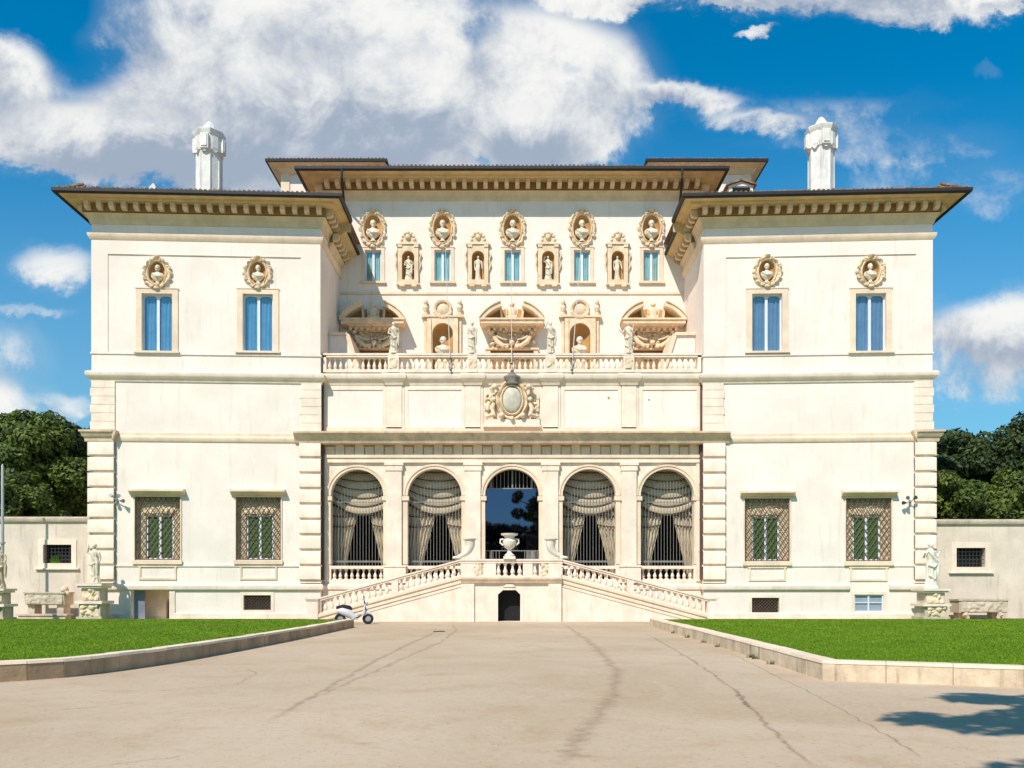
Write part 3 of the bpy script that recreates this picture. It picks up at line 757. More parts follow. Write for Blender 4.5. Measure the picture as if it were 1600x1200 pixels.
def hip_roof(x0, x1, y0, y1, z, pitch, warp):
    w = x1-x0; d = y1-y0; r = min(w, d)/2; h = r*pitch
    if w > d: rid = [(x0+r, (y0+y1)/2, z+h), (x1-r, (y0+y1)/2, z+h)]
    else: rid = [((x0+x1)/2, y0+r, z+h), ((x0+x1)/2, y1-r, z+h)]
    v = [(x0, y0, z), (x1, y0, z), (x1, y1, z), (x0, y1, z)]+rid
    f = [(0, 1, 5, 4), (2, 3, 4, 5), (1, 2, 5), (3, 0, 4)] if w > d else [(0, 1, 4), (1, 2, 5, 4), (2, 3, 5), (3, 0, 4, 5)]
    f.append((3, 2, 1, 0))
    return MB().add(v, f).build('roof', 'tiles', villa, warp)
roofs = {}
for s, W in ((-1, wl), (1, wr)):
    X = lambda a: s*a
    side = W[4]
    p1 = [(X(PH_IN), 1.75), (X(PH_IN), 0), (X(PH_OUT), 0), (X(PH_OUT), 14)]
    eave(p1, side, ZE, 1.16, True)
    o = len(bpy.data.objects)
    # lower, narrower stretch of eave further back along the court side
    zz = ZE-.50; p2 = [(X(PH_IN), 5.1), (X(PH_IN), 1.80)]
    MB().sweep(p2, [(0, zz-1.1), (.08, zz-1.1), (.14, zz-.8), (.30, zz-.6), (0, zz-.6)], side).build('eave_moulding', 'eave_stone', villa)
    MB().sweep(p2, [(0, zz-.6), (.3, zz-.6), (.3, zz-.18), (0, zz-.18)], side).build('eave_panel', 'panel', villa)
    modillions(bpy.data.objects['eave_panel.00%d' % (1 if s < 0 else 3)] if False else [q for q in scene.objects if q.name.startswith('eave_panel')][-1], p2, side, zz-.56, zz-.19, .28, .62, .24, .60, False, (0,))
    MB().sweep(p2, [(0, zz-.18), (.72, zz-.18), (1.0, zz-.02), (1.0, zz+.03), (0, zz+.03)], side).build('soffit', 'eave', villa)
    MB().sweep(p2, [(.97, zz+.03), (1.02, zz-.04), (1.14, zz), (1.14, zz+.14), (.97, zz+.14)], side).build('gutter', 'gutter', villa)
    MB().add([(X(PH_IN-1.0), 1.8, zz+.14), (X(PH_IN-1.0), 5.1, zz+.14), (X(PH_IN+1), 5.1, zz+.55), (X(PH_IN+1), 1.8, zz+.55)], [(0, 1, 2, 3)]).build('lean_to_roof', 'tiles', villa)
    MB().box(X(PH_IN), X(PH_IN-1.25), 1.74, 1.82, ZE-.55, ZE+.05).build('eave_end', 'eave', villa)
    xs = sorted((X(PH_IN-1.2), X(PH_OUT+1.25)))
    roofs[s] = hip_roof(xs[0], xs[1], -1.25, 15, ZE+.12, .20, True)
    tile_row([(X(PH_IN-1.16), .0), (X(PH_OUT+1.16), .0)], side, ZE+.16, 1.28, True).build('tile_row', 'tiles', roofs[s], True)
    tile_row([(X(PH_OUT), -1.2), (X(PH_OUT), 14)], side, ZE+.16, 1.28, True).build('tile_row', 'tiles', roofs[s], True)

# --- central block above the terrace
YR = 5.1; HB = 10.6
cx5 = [px(p, YR) for p in (583, 691.5, 801, 909.5, 1018)]
ns4 = [px(p, YR) for p in (638, 747, 856.5, 965)]
zw0 = pz(440, YR); zw1 = pz(391, YR); hw = .47
holes = [(rect(x-hw, x+hw, zw0, zw1), .3) for x in cx5]
zmed = pz(358, YR); holes += [(oval(x, zmed, .50, .80), .02) for x in cx5]
zn0 = pz(438, YR); zn1 = pz(393, YR); nw = .36
holes += [(arch_loop(x-nw, x+nw, zn0, zn1-nw, 10), .02) for x in ns4]
bn = [px(p, YR) for p in (692, 906)]; zb0 = Z_T+.3; zb1 = pz(506, YR); bw = .60
holes += [(arch_loop(x-bw, x+bw, zb0, zb1-bw, 12), .02) for x in bn]
pd = [px(p, YR) for p in (586, 800, 1018)]
holes += [(rect(x-1.25, x+1.25, Z_T+.02, pz(543, YR)), .35) for x in pd]
m = sheet(MB(), rect(-HB, HB, 12.0, ZT_R-.02), holes, YR)
for x in (-HB, HB): m.add([(x, YR, 12), (x, 16, 12), (x, 16, ZT_R-.02), (x, YR, ZT_R-.02)], [(0, 1, 2, 3)])
m.add([(-HB, 16, 12), (HB, 16, 12), (HB, 16, ZT_R), (-HB, 16, ZT_R)], [(0, 1, 2, 3)])
m.build('central_wall', 'plaster', villa)
eave([(-HB, 16), (-HB, YR), (HB, YR), (HB, 16)], 1 if False else -1 if False else 1, ZT_R, 1.45, False) if False else None
def ring_side(path):  # outward is away from the block's middle
    return -1
pc = [(-HB, 16), (-HB, YR), (HB, YR), (HB, 16)]
eave(pc, 1, ZT_R, 1.45, False, (1,))
roof_c = hip_roof(-HB-1.5, HB+1.5, YR-1.5, 17.5, ZT_R+.12, .17, False)
tile_row([(-HB-1.4, YR), (HB+1.4, YR)], 1, ZT_R+.16, 1.57, False).build('tile_row', 'tiles', roof_c)
z = pz(458.5, YR); MB().box(-9.97, 9.97, YR-.06, YR+.01, z-.06, z+.06).build('string_course', 'stone', villa)
# small upper windows
uw = sash_window(.94, zw1-zw0, .20, 'green_cloth', .12, .18, False)
for i, x in enumerate(cx5):
    o = uw if i == 0 else copy_tree(uw, villa); place(o, x, YR, zw0, False)
mt = [medallion(.50, .80, .78, 1.05, 2), medallion(.50, .80, .78, 1.05, 5)]
for i, x in enumerate(cx5):
    o = mt[i] if i < 2 else copy_tree(mt[i % 2], villa); place(o, x, YR, zmed, False)
def statue_niche():
    h = zn1-zn0; m = sheet(MB(), rect(-.62, .62, -.22, h+.35), [(arch_loop(-nw, nw, 0, h-nw, 10), .16)], -.14)
    m.box(-.62, -.60, -.14, 0, -.22, h+.35).box(.60, .62, -.14, 0, -.22, h+.35).box(-.62, .62, -.14, 0, h+.33, h+.352)
    m.box(-.70, .70, -.20, 0, h+.35, h+.43); m.box(-.68, .68, -.18, 0, -.30, -.22); m.box(-.5, -.2, -.2, 0, -.40, -.3); m.box(.2, .5, -.2, 0, -.40, -.3)
    for sx in (-1, 1):
        m.tube([(sx*.62, -.08, h*.3), (sx*.72, -.1, h*.5), (sx*.66, -.1, h*.7), (sx*.74, -.1, h*.85), (sx*.64, -.1, h*1.0)], [.03, .06, .04, .06, .04], 6)
        m.box(sx*.34, sx*.60, -.19, -.13, h+.20, h+.34)
    m.prism(arc(0, h+.43, .48, .34, 0, 180, 10), -.16, 0)
    for k in range(7): a = math.pi*k/6; m.ball((.36*math.cos(a), -.14, h+.62+.42*math.sin(a)), .10, n=7, m=5)
    m.ball((0, -.16, h+.75), .17, n=8, m=6)
    o = m.build('statue_niche', 'carving', villa)
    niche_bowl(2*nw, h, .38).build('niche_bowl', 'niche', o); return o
sn = statue_niche()
for i, x in enumerate(ns4):
    o = sn if i == 0 else copy_tree(sn, villa); place(o, x, YR, zn0, False)
def big_niche():
    h = zb1-zb0; T = pz(497, YR)-zb0
    m = sheet(MB(), rect(-.92, .92, -.3, T), [(arch_loop(-bw, bw, 0, h-bw, 12), .22)], -.2)
    m.box(-.92, -.90, -.2, 0, -.3, T).box(.9, .92, -.2, 0, -.3, T)
    for sx in (-1, 1):
        m.box(sx*.66, sx*.90, -.27, -.2, -.3, T-.1); m.box(sx*1.08, sx*.92, -.14, 0, -.3, T-.02)
        m.box(sx*.72, sx*1.22, -.30, 0, T-.02, T+.12)
        m.lathe([(.16, .12), (.16, .2), (.08, .26), (.14, .42), (.17, .55), (.09, .66), (.05, .72), (.12, .82), (.12, .95), (.05, 1.05)], 10, (sx*.98, -.14, T))
    m.box(-.8, .8, -.26, 0, T, T+.08)
    m.lathe([(.02, -.1), (.45, -.1), (.5, 0), (.45, .1), (.3, .1)], 18, (0, 0, 0)).xf(lambda x, y, z: (x, y, z)) if False else None
    c = MB().lathe([(.38, -.02), (.52, -.02), (.55, .10), (.50, .2), (.40, .16), (.36, .02), (.38, -.02)], 20); c.f = c.f[:-2]
    c.xf(lambda x, y, z: (x, -z, y+T+.52)); m.add(c.v, c.f)
    for k in range(9): a = R(200+140*k/8); m.ball((.5*math.cos(a), -.18, T+.42+.42*math.sin(a)), .11, n=7, m=5)
    o = m.build('bust_niche', 'carving', villa)
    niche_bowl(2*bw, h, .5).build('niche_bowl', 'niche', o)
    s_ = MB(); n = 10
    for i in range(n+1):
        for j in range(25): a = 2*math.pi*j/24; t = i/n; s_.v.append((.4*t*math.cos(a), -.02-.12*(1-t*t)-.02*math.cos(9*a)*t, T+.52+.4*t*math.sin(a)))
    s_.f = [(i*25+j, i*25+j+1, (i+1)*25+j+1, (i+1)*25+j) for i in range(n) for j in range(24)]
    s_.build('shell_boss', 'carving', o); return o
b0 = big_niche()
for i, x in enumerate(bn):
    o = b0 if i == 0 else copy_tree(b0, villa); place(o, x, YR, zb0, False)

def portal():
    """terrace portal: broken segmental pediment on a deep cornice over a carved relief"""
    Z = lambda p: pz(p, YR-.9)-Z_T
    zb, zt = Z(503), Z(470); D = 1.0
    m = MB()
    m.box(-1.78, 1.78, -D, 0, zb-.10, zb+.10); m.box(-1.86, 1.86, -D-.08, 0, zb+.10, zb+.19)
    m.prism_x([(0, zb-.40), (-.25, zb-.38), (-.32, zb-.26), (-.55, zb-.20), (-.70, zb-.10), (0, zb-.10)], -1.42, 1.42)
    for k in range(9): m.box(-1.4+k*.33, -1.24+k*.33, -.62, -.3, zb-.36, zb-.2)
    # arc halves
    H_ = zt-zb-.19; w = 1.86; r = (w*w+H_*H_)/(2*H_); czz = zb+.19+H_-r; amax = math.asin(w/r)
    for sx in (-1, 1):
        ou = []; inn = []; n = 10; a_in = amax*.30
        for i in range(n+1):
            a = amax-(amax-a_in)*i/n; ou.append((sx*r*math.sin(a), czz+r*math.cos(a))); inn.append((sx*(r-.24)*math.sin(a), czz+(r-.24)*math.cos(a)))
        inn = [(x, max(zz, zb+.19)) for x, zz in inn]
        for i in range(n):
            m.prism([ou[i], ou[i+1], inn[i+1], inn[i]], -D-.05, 0)
        ou2 = [(x*1.0, zz+.07) for x, zz in ou]
        for i in range(n): m.prism([ou2[i], ou2[i+1], ou[i+1], ou[i]], -D-.13, 0)
        q = [inn[-1], (sx*.5, zb+.19), (sx*.62, zb+.19), (inn[-1][0]+sx*.12, inn[-1][1])]; m.prism(q, -D*.6, 0)
    o = m.build('terrace_portal', 'carving', villa)
    t = MB().prism([(-1.7, zb+.19), (1.7, zb+.19)]+arc(0, zb+.19, 1.6, H_*.8, 0, 180, 10)[1:-1], -.12, 0); t.build('tympanum', 'niche', o)
    c = MB(); c.lathe([(.10, 0), (.26, .1), (.22, .3), (.30, .5), (.20, .7), (.10, .8)], 10, (0, -.55, zb+.19), 1, .7); c.ball((0, -.6, zb+1.08), .15, n=10)
    for sx in (-1, 1): c.ball((sx*.25, -.55, zb+.40), .13); c.tube([(sx*.12, -.6, zb+.85), (sx*.32, -.62, zb+.72), (sx*.28, -.7, zb+.5)], [.06, .05, .04])
    c.build('pediment_carving', 'carving', o)
    zr0, zr1 = Z(541), zb-.36
    rl = sheet_relief(-1.35, 1.35, zr0, zr1, -.10, .42, 66, 26, 11, 34)
    for sx in (-1, 1):   # sweeping reclining forms
        rl.tube([(sx*.15, -.30, zr0+.25), (sx*.5, -.42, zr0+.16), (sx*.85, -.42, zr0+.38), (sx*1.05, -.40, zr0+.75)], [.07, .13, .15, .12], 8)
        rl.ball((sx*1.12, -.42, zr0+.95), .13); rl.tube([(sx*.9, -.5, zr0+.7), (sx*.6, -.5, zr0+.55), (sx*.3, -.45, zr0+.5)], [.06, .05, .04]); rl.ball((sx*.3, -.35, zr0+.12), .12)
    rl.ball((0, -.4, zr0+.35), .16)
    rl.build('relief', 'carving', o)
    d = MB().box(-1.5, -1.25, -.2, 0, 0, zr0).box(1.25, 1.5, -.2, 0, 0, zr0).box(-1.55, 1.55, -.26, 0, zr0-.001, zr0+.1); d.build('door_surround', 'carving', o)
    MB().box(-1.25, 1.25, .1, .16, 0, zr0).build('door', 'panel', o)
    return o
pt = portal()
for i, x in enumerate(pd):
    o = pt if i == 0 else copy_tree(pt, villa); place(o, x, YR, Z_T, False)

# low flanking walls at the ends of the terrace
for s in (-1, 1):
    zt = pz(521, 2); a0 = 9.95; a1 = abs(px(541, 2)) if s < 0 else abs(px(1056, 2))
    m = MB().box(s*a0, s*a1, 2.0, 4.6, Z_T-.1, zt-.12); m.prism([(s*a1, Z_T-.1), (s*(a1-.75), Z_T-.1), (s*a1, zt-.12)], 2.0, 4.6)
    m.build('terrace_side_wall', 'plaster', villa)
    m = MB().box(s*a0, s*(a1-.05), 1.88, 4.6, zt-.12, zt+.04); m.prism([(s*a1, zt+.04), (s*(a1-.2), zt-.1), (s*(a1-.98), Z_T-.1), (s*(a1-.75), Z_T-.1), (s*(a1+.02), zt-.16)], 1.9, 4.6)
    m.build('wall_coping', 'stone', villa)

# --- towers behind
for s, e0, e1, w_out in ((-1, 418, 602, 436), (1, 1012, 1197, 1178)):
    y0 = 12.0; ov = .75; ze = pz(252, y0-ov)
    xa, xb = px(e0, y0-ov)+ov, px(e1, y0-ov)-ov
    MB().box(xa, xb, y0, 19, 22.2, ze).build('tower_wall', 'plaster', villa)
    pth = [(xa, 19), (xa, y0), (xb, y0), (xb, 19)]
    MB().sweep(pth, [(0, ze-.5), (.1, ze-.5), (.3, ze-.2), (ov, ze-.06), (ov, ze+.02), (0, ze+.02)], 1).build('soffit', 'eave_stone', villa)
    MB().sweep(pth, [(ov-.02, ze-.05), (ov+.12, ze-.05), (ov+.14, ze+.12), (ov-.02, ze+.12)], 1).build('gutter', 'gutter', villa)
    r_ = hip_roof(xa-ov-.05, xb+ov+.05, y0-ov-.05, 19.5, ze+.1, .22, False)
    tile_row([(xa-ov, y0), (xb+ov, y0)], 1, ze+.13, ov+.08, False).build('tile_row', 'tiles', r_)
    # corner pilaster
    c = xa if s < 0 else xb
    MB().box(c-.06*1, c+(.5 if s < 0 else -.5), y0-.08, y0, 22.2, ze-.5).build('tower_pilaster', 'stone', villa)
# dormer on the right
yd = 9.0; xd = px(1158, yd); zd0 = pz(302, yd); zd1 = pz(291, yd)
m = MB().box(xd-.75, xd+.75, yd, yd+2, zd0-.8, zd1).build('dormer', 'plaster', villa)
MB().prism([(xd-.95, zd1), (xd-.95, zd1+.1), (xd, zd1+.42), (xd+.95, zd1+.1), (xd+.95, zd1), (xd, zd1+.3)], yd-.2, yd+2.2).build('dormer_roof', 'tiles', m)
MB().prism([(xd-.8, zd1), (xd+.8, zd1), (xd, zd1+.28)], yd-.05, yd+.1).build('gable', 'plaster', m)
MB().box(xd-.55, xd+.55, yd-.02, yd, zd0-.5, zd1-.08).build('dormer_window', 'glassy_grey', m) if False else MB().box(xd-.55, xd+.55, yd-.03, yd-.003, zd0-.5, zd1-.08).build('pane', 'dark', m)

# --- chimneys
def chimney(pc, ptop, phead, pbase, y, r):
    x = px(pc, y); z0 = pz(pbase, y)-1.2; zh = pz(phead, y); zt = pz(ptop, y)
    m = MB(); zb = pz(phead+31, y)
    m.lathe([(r, z0), (r, zb-.05), (r+.05, zb), (r+.06, zb+.25), (r+.08, zh-.32), (r+.18, zh-.18), (r+.22, zh), (r+.14, zh+.06), (r*.62, zh+.18), (r*.42, zt-.12), (r*.22, zt+.05), (.05, zt+.14)], 8, (x, y, 0), rot=.5)
    for k in range(8):
        a = 2*math.pi*k/8+math.pi/8*0
        for h_ in (0,):
            q = MB().box(-.23, .23, -.20 if k % 2 == 0 else -.08, .12, zb+.0, zh-.30).box(-.16, .16, -.25 if k % 2 == 0 else -.1, -.06, zb+.10, zh-.34).prism([(-.17, zb+.02), (.17, zb+.02), (.06, zb-.14), (-.06, zb-.14)], -.12, .10)
            rr_ = (r+.02)*math.cos(math.pi/8)
            ca, sa = math.cos(a), math.sin(a)
            q.xf(lambda X, Y, Z: (x+ca*(rr_-Y)-sa*X, y+sa*(rr_-Y)+ca*X, Z)); m.add(q.v, q.f)
        ca, sa = math.cos(a+math.pi/8), math.sin(a+math.pi/8)
        m.tube([(x+ca*r, y+sa*r, z0), (x+ca*r, y+sa*r, zb-.1)], .035, 5)
    return m
M['chimney'] = material('white_chimney', (.78, .74, .68), .85, .14, 2, .4, 12, .2, streak=.5, grime=(.34, .29, .23), fine=.3)
for s, a in ((-1, (327, 194, 211, 301)), (1, (1283, 187, 204, 300))):
    chimney(*a, 4.0, .69).build('chimney', 'chimney', roofs[s], smooth=25)
# tiny white cowl left
x = px(239, 4); z = pz(302, 4); m = MB().prism([(x-.30, z-.5), (x+.25, z-.5), (x+.25, z+.25), (x+.10, z+.5), (x-.12, z+.3)], 3.8, 4.1); m.build('roof_cowl', 'chimney', roofs[-1])

# --- loggia front
YL = .45
arches = [(517, 599), (637, 721), (758, 842), (879, 962), (1001, 1084)]
zfl = pz(908, YL); zs = pz(775, YL)
ah = []; AR = []
for a, b in arches:
    x0, x1 = px(a, YL), px(b, YL); AR.append((x0, x1)); ah.append((arch_loop(x0, x1, zfl, zs+.02, 20), .45))
ztop = pz(722, YL)
m = sheet(MB(), rect(-9.97, 9.97, 0, 12.9), ah, YL); m.build('loggia_wall', 'travertine', villa)
# archivolts, imposts
m = MB()
for x0, x1 in AR:
    r = (x1-x0)/2; c = (x0+x1)/2
    for r0, r1, y in ((0, .14, .05), (.14, .23, .09)):
        ou = arc(c, zs+.02, r+r1, r+r1, 0, 180, 24); inn = arc(c, zs+.02, r+r0, r+r0, 0, 180, 24)
        for i in range(24): m.prism([ou[i], ou[i+1], inn[i+1], inn[i]], YL-y, YL)
    for xx, sg in ((x0, -1), (x1, 1)):
        lim = .30
        m.box(xx-.07*-sg*-1 if False else xx-sg*.07, xx+sg*lim, YL-.12, YL+.3, zs-.24, zs-.02); m.box(xx, xx+sg*lim*.8, YL-.05, YL, zfl+.9, zs-.24)
m.build('archivolt', 'stone', villa)
# pilasters
pil = [(604, 628), (727, 751), (848, 872), (971, 994)]
zcap0, zcap1 = pz(736, YL), pz(723.5, YL)
for a, b in pil:
    m = MB(); x0, x1 = px(a, YL), px(b, YL)
    m.box(x0, x1, YL-.16, YL, zfl+.8, zcap0); m.box(x0-.10, x1+.10, YL-.24, YL, zcap1-.14, zcap1); m.box(x0-.05, x1+.05, YL-.20, YL, zcap0, zcap1-.14); m.box(x0-.10, x1+.22, YL-.22, YL, zfl-.1, zfl+.8); m.box(x0-.14, x1+.26, YL-.26, YL, zfl+.74, zfl+.82)
    m.build('pilaster', 'travertine', villa)
for xx in (-9.9, 9.9): MB().box(xx, xx*.978, YL-.10, YL, zfl, zcap1).build('pilaster', 'travertine', villa)
# entablature
def bx(z0p, z1p, out, mat, name='entablature'):
    return MB().box(-9.92, 9.92, YL-out, YL, pz(z0p, YL), pz(z1p, YL)).build(name, mat, villa)
bx(723.2, 716, .14, 'travertine', 'architrave'); bx(716, 711.5, .20, 'stone', 'architrave')
m = MB(); n = 38; w = 19.6/n
for k in range(n):
    xx = -9.8+k*w
    m.box(xx+.02, xx+w-.02, YL-(.16 if k % 2 else .12), YL, pz(711.5, YL), pz(697 if k % 2 else 699, YL))
    if k % 2: m.box(xx+.06, xx+w-.06, YL-.30, YL, pz(697, YL), pz(692, YL))
m.build('frieze', 'stone', villa)
zc = pz(689)
prof = [(-.45, zc-.16), (.0, zc-.16), (.16, zc-.14), (.22, zc+.02), (.28, zc+.12), (.44, zc+.30), (.50, zc+.34), (.50, zc+.43), (-.45, zc+.48)]
zi = wa(461)
MB().sweep([(-zi, 0.0), (zi, 0.0)], prof, 1).build('main_cornice', 'stain_stone', villa)
# cornice under the terrace balustrade, with breaks
zc = pz(594, YL)
prof = [(-.1, zc-.28), (.06, zc-.28), (.10, zc-.12), (.22, zc+.0), (.26, zc+.06), (.26, zc+.24), (.20, zc+.30), (-.1, zc+.34)]
MB().sweep([(-9.9, YL), (9.9, YL)], prof, 1).build('attic_cornice', 'travertine', villa)
for a, b in pil:
    m = MB(); x0, x1 = px(a, YL), px(b, YL); m.sweep([(x0, YL), (x0, YL-.10), (x1, YL-.10), (x1, YL)], [(o if o > 0 else 0, zz) for o, zz in prof], 1)
    m.box(x0, x1, YL-.10, YL, pz(670, YL), zc-.28)
    m.box(x1, x1+.12, YL-.05, YL, pz(670, YL), zc-.28)
    m.build('attic_pilaster', 'travertine', villa)
xs = [-9.9]+[v for a, b in pil for v in (px(a, YL), px(b, YL)+.12)]+[9.9]
for i in range(0, len(xs), 2):
    x0, x1 = xs[i], xs[i+1]; z0, z1 = pz(668, YL), pz(608, YL)
    if i == 4: continue
    m = MB(); m.box(x0+.02, x1-.02, YL-.04, YL, z1, zc-.28); m.box(x0+.02, x0+.2, YL-.04, YL, z0, z1); m.box(x1-.2, x1-.02, YL-.04, YL, z0, z1); m.box(x0+.2, x1-.2, YL-.06, YL, z1-.05, z1); m.build('attic_panel', 'travertine', villa)
    MB().box(x0+.2, x1-.2, YL-.014, YL, z0, z1-.05).build('panel_infill', 'plaster', villa)
m = MB(); m.box(-9.9, 9.9, YL-.10, YL, pz(676, YL), pz(668, YL)); m.build('attic_base', 'stone', villa)
m = MB().ball((px(951, YL), YL-.01, pz(622, YL)), .07, 1, .2, 1.2); m.build('rust_stain', 'orange', villa)
m = MB().ball((px(1014, YL), YL-.01, pz(625, YL)), .045, 1, .2, 1.2); m.build('wall_bracket', 'iron', villa)
# loggia plinth
zp = pz(917, YL)
MB().sweep([(-9.95, YL), (9.95, YL)], [(0, zp-.14), (.12, zp-.14), (.14, zp-.06), (.14, zp+.06), (.08, zp+.14), (0, zp+.16)], 1).build('plinth_moulding', 'travertine', villa)
MB().sweep([(-9.95, YL), (9.95, YL)], [(0, 0), (.06, 0), (.06, zp-.14), (0, zp-.14)], 1).build('plinth', 'travertine', villa)
# room behind
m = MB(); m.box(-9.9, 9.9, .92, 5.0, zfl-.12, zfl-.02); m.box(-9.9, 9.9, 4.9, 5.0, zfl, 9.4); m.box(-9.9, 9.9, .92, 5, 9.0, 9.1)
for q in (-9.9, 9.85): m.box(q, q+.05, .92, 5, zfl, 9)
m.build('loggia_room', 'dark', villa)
MB().box(-9.95, 9.95, YL, 5.1, Z_T-.35, Z_T).build('terrace_floor', 'stone', villa)

# balusters
def baluster_mesh(h, r, name='baluster'):
    p = [(r*1.0, 0), (r*1.0, h*.07), (r*.55, h*.10), (r*.75, h*.16), (r*1.0, h*.28), (r*.95, h*.38), (r*.50, h*.58), (r*.42, h*.74), (r*.6, h*.78), (r*.5, h*.82), (r*.85, h*.88), (r*.9, h*.93), (r*.9, h)]
    m = MB().lathe(p, 10); m.box(-r, r, -r, r, 0, h*.07); m.box(-r*.95, r*.95, -r*.95, r*.95, h*.93, h)
    return m
def balusters(parent, proto_mb, xs, y, zs_, mat):
    first = None
    for x, z in zip(xs, zs_):
        if first is None: first = proto_mb.build('baluster', mat, parent); o = first
        else: o = first.copy(); col.objects.link(o); o.parent = parent
        o.location = (x, y, z)
# terrace balustrade
z0, z1 = pz(583, YL), pz(554, YL)
yb = YL-.05
m = MB(); m.box(-9.9, 9.9, yb-.18, yb+.18, z0-.02, z0+.14); m.box(-9.9, 9.9, yb-.20, yb+.20, z1-.20, z1-.04); m.box(-9.9, 9.9, yb-.23, yb+.23, z1-.10, z1)
ped = [(607, 624), (731, 746), (852, 868), (973, 990)]
for a, b in ped: m.box(px(a, YL), px(b, YL), yb-.22, yb+.2, z0-.02, z1-.1)
for a in (-9.9, 9.72): m.box(a, a+.18, yb-.2, yb+.2, z0, z1-.1)
bal = m.build('terrace_balustrade', 'travertine', villa)
edges = [-9.72]+[v for a, b in ped for v in (px(a, YL), px(b, YL))]+[9.72]
xs = []
for i in range(0, len(edges), 2):
    L = edges[i+1]-edges[i]; n = round(L/.30); xs += [edges[i]+L*(k+.5)/n for k in range(n)]
balusters(bal, baluster_mesh(z1-.20-(z0+.14), .095), xs, yb, [z0+.14]*len(xs), 'travertine')
for a, b in ped:
    c = (px(a, YL)+px(b, YL))/2; r_ = sheet_relief(-.2, .2, 0, .55, 0, .06, 12, 14, int(a), 7); r_.build('carved_panel', 'carving', bal, loc=(c, yb-.225, z0+.18))
# loggia parapets (all bays but the middle)
z1l = pz(884, YL)
for i, (x0, x1) in enumerate(AR):
    if i == 2: continue
    m = MB().box(x0, x1, YL+.05, YL+.35, zfl-.06, zfl+.10); m.box(x0, x1, YL+.0, YL+.4, z1l-.16, z1l)
    o = m.build('loggia_balustrade', 'travertine', villa)
    n = 9; L = x1-x0; balusters(o, baluster_mesh(z1l-.16-zfl-.10, .095), [x0+L*(k+.5)/n for k in range(n)], YL+.2, [zfl+.10]*n, 'travertine')

# curtains and iron screens
def swag_curtain(i, x0, x1):
    w = x1-x0; r = w/2; c = (x0+x1)/2; yc = YL+1.05; zt = zs+r+.25; gap = [.36, .10, 0, .12, .12][i]; skew = [0, .08, 0, .0, .04][i]
    x0, x1 = x0-.55, x1+.85; w = x1-x0; c = (x0+x1)/2
    # draped pelmet: horizontal sagging tiers
    m = MB(); nx, nz = 40, 36; zb = zs-.62+.1
    for j in range(nz+1):
        t = j/nz; zz0 = zt-(zt-zb)*t
        for k in range(nx+1):
            u = k/nx*2-1; sag = .75*(1-u*u)*(.3+.7*t)
            z = zz0-sag+.45*t*(u*u)*.6+.35
            ph = (t*6) % 1
            m.v.append((c+u*w/2, yc-.12-.045*math.sin(ph*math.pi)+.05*u*u, z))
    m.f = [(j*(nx+1)+k, j*(nx+1)+k+1, (j+1)*(nx+1)+k+1, (j+1)*(nx+1)+k) for j in range(nz) for k in range(nx)]
    o = m.build('curtain', 'fabric', villa, smooth=60)
    fr = MB()
    for tier in (1, 2, 3, 4, 5, 6):
        t = tier/6; pts = []
        for k in range(nx+1):
            u = k/nx*2-1; sag = .75*(1-u*u)*(.3+.7*t); pts.append((c+u*w/2, yc-.17+.05*u*u, zt-(zt-zb)*t-sag+.45*t*(u*u)*.6+.35))
        fr.tube(pts, .032 if tier < 6 else .055, 5)
    # side drapes, gathered towards their feet
    zl0 = zfl+.02; zl1 = zb+.3
    for sx in (-1, 1):
        m = MB(); n = 54; mz = 26
        for j in range(mz+1):
            t = j/mz; z = zl0+(zl1-zl0)*t
            inner_top = c+skew+sx*gap*.5*(1-t*.0)
            ie = (inner_top)*(t**1.15)+(c+sx*(r*.80))*(1-t**1.15) if sx > 0 else inner_top*(t**1.15)+(c-(r*.76))*(1-t**1.15)
            oe = (x1 if sx > 0 else x0)
            if t < .5: oe = oe*(.5+t)+(c+sx*r*1.1)*(.5-t)
            for k in range(n+1):
                q = k/n; m.v.append((ie+(oe-ie)*q, yc-.02+.07*math.sin(q*9*2*math.pi)+.02*math.sin(q*31), z-.06*math.sin(q*math.pi)*(1-t)))
        m.f = [(j*(n+1)+k, j*(n+1)+k+1, (j+1)*(n+1)+k+1, (j+1)*(n+1)+k) for j in range(mz) for k in range(n)]
        m.build('side_drape', 'fabric', o, smooth=70)
        for tr in range(3 if i else 3):
            pts = []
            for k in range(n+1):
                q = k/n; t = .97-.13*tr
                it = c+skew+sx*gap*.5; ie = it*(t**1.15)+(c+sx*r*.80)*(1-t**1.15); oe = (x1 if sx > 0 else x0)
                pts.append((ie+(oe-ie)*q, yc-.10, zl0+(zl1-zl0)*t-.16*math.sin(q*math.pi*.9)+.10*q))
            fr.tube(pts, .04, 5)
    fr.build('fringe', 'fringe', o)
def screen(x0, x1, door=False):
    w = x1-x0; r = w/2; c = (x0+x1)/2; y = YL+.42; m = MB(); n = 17
    for k in range(1, n):
        x = x0+w*k/n; top = zs+math.sqrt(max(0, r*r-(x-c)**2)); m.tube([(x, y, zfl), (x, y, top)], .013, 5)
    for z in (zfl+1.0, zfl+1.05+.0) if not door else (zfl+1.9,): m.box(x0, x1, y-.025, y+.025, z, z+.04)
    m.box(x0, x1, y-.02, y+.02, zs-.3, zs-.26)
    return m.build('iron_screen', 'bars', villa, smooth=0)
for i, (x0, x1) in enumerate(AR):
    if i != 2: swag_curtain(i, x0, x1); screen(x0, x1)
x0, x1 = AR[2]; c = (x0+x1)/2
